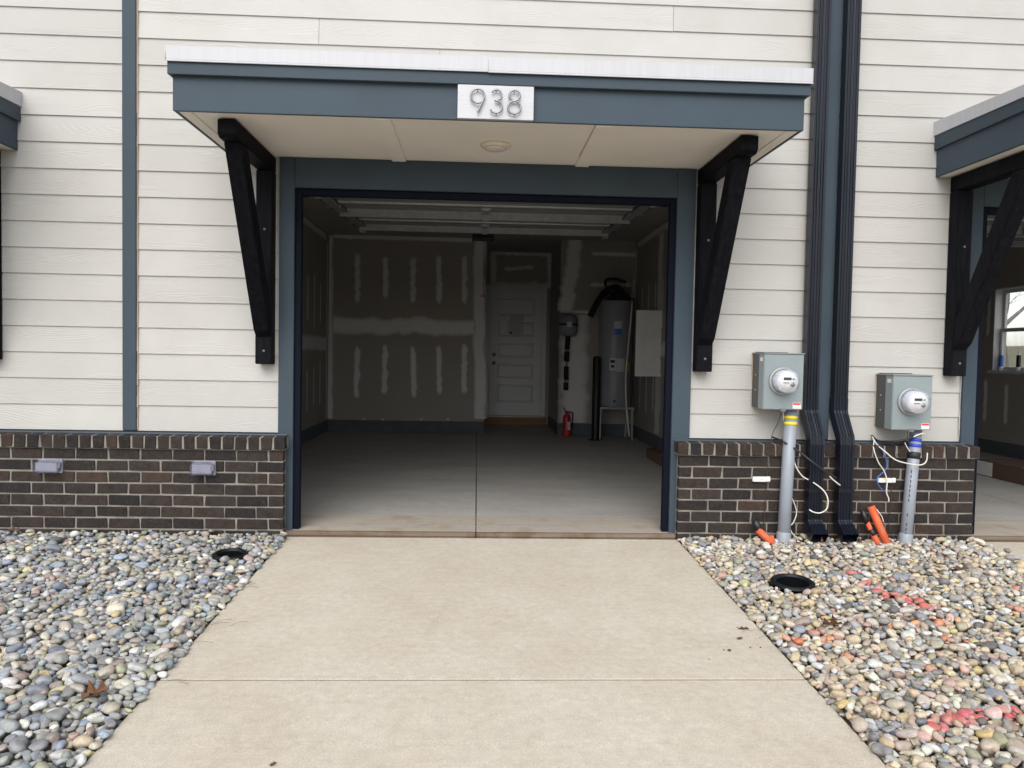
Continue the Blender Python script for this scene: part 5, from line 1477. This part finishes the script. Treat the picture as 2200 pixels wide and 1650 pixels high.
# drain pipes sunk in the stones
def drain(c, r, h, label, tilt=(0, 0)):
    f_ = 0.018
    t = thing('drain_pipe', label, 'drain', (c.x, c.y, c.z), 'black drain pipe ends in the stones')
    MB().lathe([(r - 0.018, h - 0.013), (r - 0.013, h - 0.010), (r - 0.010, h - 0.001), (r - 0.006, h), (r + 0.003, h - 0.001), (r + 0.004, h - 0.005), (r + 0.007, h - 0.005), (r + 0.012, h - 0.007), (r + 0.013, h - 0.018), (r + 0.002, h - 0.022)], tuple(c), seg=44).build('pipe_collar', DRAINP, t)
    MB().lathe([(r - 0.019, -0.30), (r - 0.019, h - 0.0135), (r + 0.0015, h - 0.0225), (r + 0.0015, -0.30)], tuple(c), seg=44).build('pipe_wall', DRAINW, t)
    MB().lathe([(0.0, -0.29), (r - 0.0195, -0.29)], tuple(c), seg=44).build('pipe_floor', DRAINW, t)
    t.rotation_euler = (tilt[0], tilt[1], 0)
    return t
drain(DL, 0.090, 0.030, 'black drain pipe sunk among the stones left of the driveway', (0.06, 0.02))
d2 = drain(DRN, 0.105, 0.018, 'black drain pipe collar standing proud of the stones right of the driveway', (0.10, -0.02))

# ------------------------------------------------------------------ leaves, needles, clods
def leaf(c, size, rot, label, curl=0.35, tilt=(0.2, 0.1)):
    out = []
    n_ = 28
    for k in range(n_):
        a = 2 * math.pi * k / n_
        x = math.cos(a); w = 0.42 * math.sin(a)
        lobe = 1 + 0.62 * math.cos(a * 7)
        out.append(Vector((x * size, w * size * (lobe if abs(x) < 0.95 else 1), 0)))
    vv = []; ctr = []
    for p in out:
        z = curl * (p.y ** 2) / size * 3.0 + 0.12 * curl * (p.x ** 2) / size
        vv.append(Vector((p.x, p.y, z)))
    m = MB()
    th = 0.0007
    top = [Vector((0, 0, 0))] + vv
    bot = [q + Vector((0, 0, -th)) for q in top]
    fs = [(0, 1 + k, 1 + (k + 1) % n_) for k in range(n_)]
    fb = [(0 + n_ + 1, 1 + (k + 1) % n_ + n_ + 1, 1 + k + n_ + 1) for k in range(n_)]
    fe_ = [(1 + k, 1 + k + n_ + 1, 1 + (k + 1) % n_ + n_ + 1, 1 + (k + 1) % n_) for k in range(n_)]
    m.add(top + bot, fs + fb + fe_)
    m.tube([Vector((-size * .9, 0, 0.002)), Vector((-size * 1.35, 0.004, 0.006))], 0.0012, 5)
    o = m.build('oak_leaf', LEAF)
    o.location = c; o.rotation_euler = (tilt[0], tilt[1], rot)
    return tag(o, label, 'leaf', 'fallen brown oak leaves')
def on_stones(u, v, dz=0.02): 
    p = atg(u, v, dz); return p
leaf(on_stones(205, 1490, .03), 0.048, 0.4, 'dark curled oak leaf on the stones at the lower left', 0.8, (0.5, -0.2))
leaf(on_stones(445, 1130, .055), 0.038, 1.9, 'brown oak leaf on the stones against the left bricks', 0.7, (0.7, 0.1))
leaf(on_stones(532, 1134, .055), 0.034, 0.3, 'brown oak leaf on the stones beside the left garage trim', 0.6, (0.6, -0.4))
leaf(on_stones(262, 1188, .03), 0.036, 0.9, 'rusty oak leaf on the stones below the left bricks', 0.4, (0.4, 0.3))
leaf(on_stones(1788, 1342, .03), 0.048, 2.6, 'orange brown oak leaf on the stones right of the driveway', 0.7, (0.5, 0.2))
leaf(on_stones(1598, 1350, .004), 0.026, 0.1, 'thin brown leaf on the driveway near its right edge', 0.15, (0.03, 0.0))
leaf(on_stones(1590, 1371, .004), 0.018, 0.7, 'small brown leaf scrap on the driveway below the thin leaf', 0.15, (0.03, 0.02))
leaf(on_stones(587, 1641, .004), 0.013, 1.2, 'small red brown leaf scrap at the bottom of the driveway', 0.2, (0.05, 0.0))
leaf(on_stones(2065, 1221, .03), 0.050, 0.1, 'flat rusty leaf on the stones before the right brick end', 0.15, (0.1, 0.05))
leaf(on_stones(1768, 1164, .045), 0.034, 0.8, 'brown leaf lying between the two downspout outlets', 0.6, (0.5, 0.2))
leaf(on_stones(1842, 1163, .045), 0.032, 2.2, 'brown leaf lying just right of the right downspout outlet', 0.7, (0.6, -0.2))
leaf(on_stones(1712, 1166, .045), 0.026, 1.1, 'brown leaf lying left of the left downspout outlet', 0.6, (0.4, 0.3))
leaf(on_stones(30, 1140, .05), 0.034, 0.5, 'brown leaf against the bricks at the far left', 0.6, (0.6, 0.2))
for k, (u, v, s) in enumerate(((1567, 1397, 0.0075), (1555, 1396, 0.0035), (1612, 1391, 0.004), (1634, 1391, 0.004), (1523, 1416, 0.003))):
    bm = bmesh.new(); bmesh.ops.create_icosphere(bm, subdivisions=2, radius=s)
    for q in bm.verts: q.co *= random.uniform(0.75, 1.25); q.co.z *= 0.7
    me = bpy.data.meshes.new('dirt_clod'); bm.to_mesh(me); bm.free(); me.materials.append(CLOD)
    o = bpy.data.objects.new('dirt_clod', me); COL.objects.link(o); o.location = atg(u, v, s * 0.5)
    tag(o, ['largest dark dirt clod on the driveway by the right edge', 'dirt crumb just left of the largest clod', 'dirt crumb right of the largest clod on the driveway', 'dirt crumb nearest the right driveway edge', 'tiny dirt speck lowest of the crumbs on the driveway'][k], 'dirt clod', 'dirt clods on the driveway')
nd = MB()
def needle(u, v, ang, L, z=0.008):
    p = atg(u, v, z); q = p + Vector((math.cos(ang) * L, math.sin(ang) * L, random.uniform(-.002, .006)))
    mid = (p + q) / 2 + Vector((random.uniform(-.01, .01), random.uniform(-.01, .01), 0.006))
    nd.tube(spline([p, mid, q], 4), 0.0008, 4)
for (u, v, a, L) in ((520, 1257, .3, .07), (520, 1256, .9, .06), (522, 1258, -.2, .06), (524, 1262, .1, .07), (450, 1340, .5, .10), (452, 1342, .4, .08), (420, 1378, -.3, .09), (362, 1462, -.1, .07), (385, 1465, -.5, .05),
                     (1640, 1355, 3.3, .11), (1660, 1365, 3.5, .08), (495, 1345, .6, .08), (335, 1420, 1.9, .08), (340, 1400, 1.7, .07)):
    needle(u, v, a, L)
rn = random.Random(4)
for k in range(60):
    x = rn.choice((rn.uniform(-3.0, -1.3), rn.uniform(1.45, 3.3))); y = rn.uniform(-3.0, -0.3)
    z = DRIVE_SLOPE * y + 0.012; a = rn.uniform(0, 6.28); L = rn.uniform(.05, .11)
    nd.tube([(x, y, z), (x + math.cos(a) * L / 2, y + math.sin(a) * L / 2, z + .006), (x + math.cos(a) * L, y + math.sin(a) * L, z)], 0.0007, 4)
o = nd.build('pine_needles', NEEDLE); o['kind'] = 'stuff'; o['label'] = 'dry pine needles scattered over stones and driveway edges'; o['category'] = 'needles'
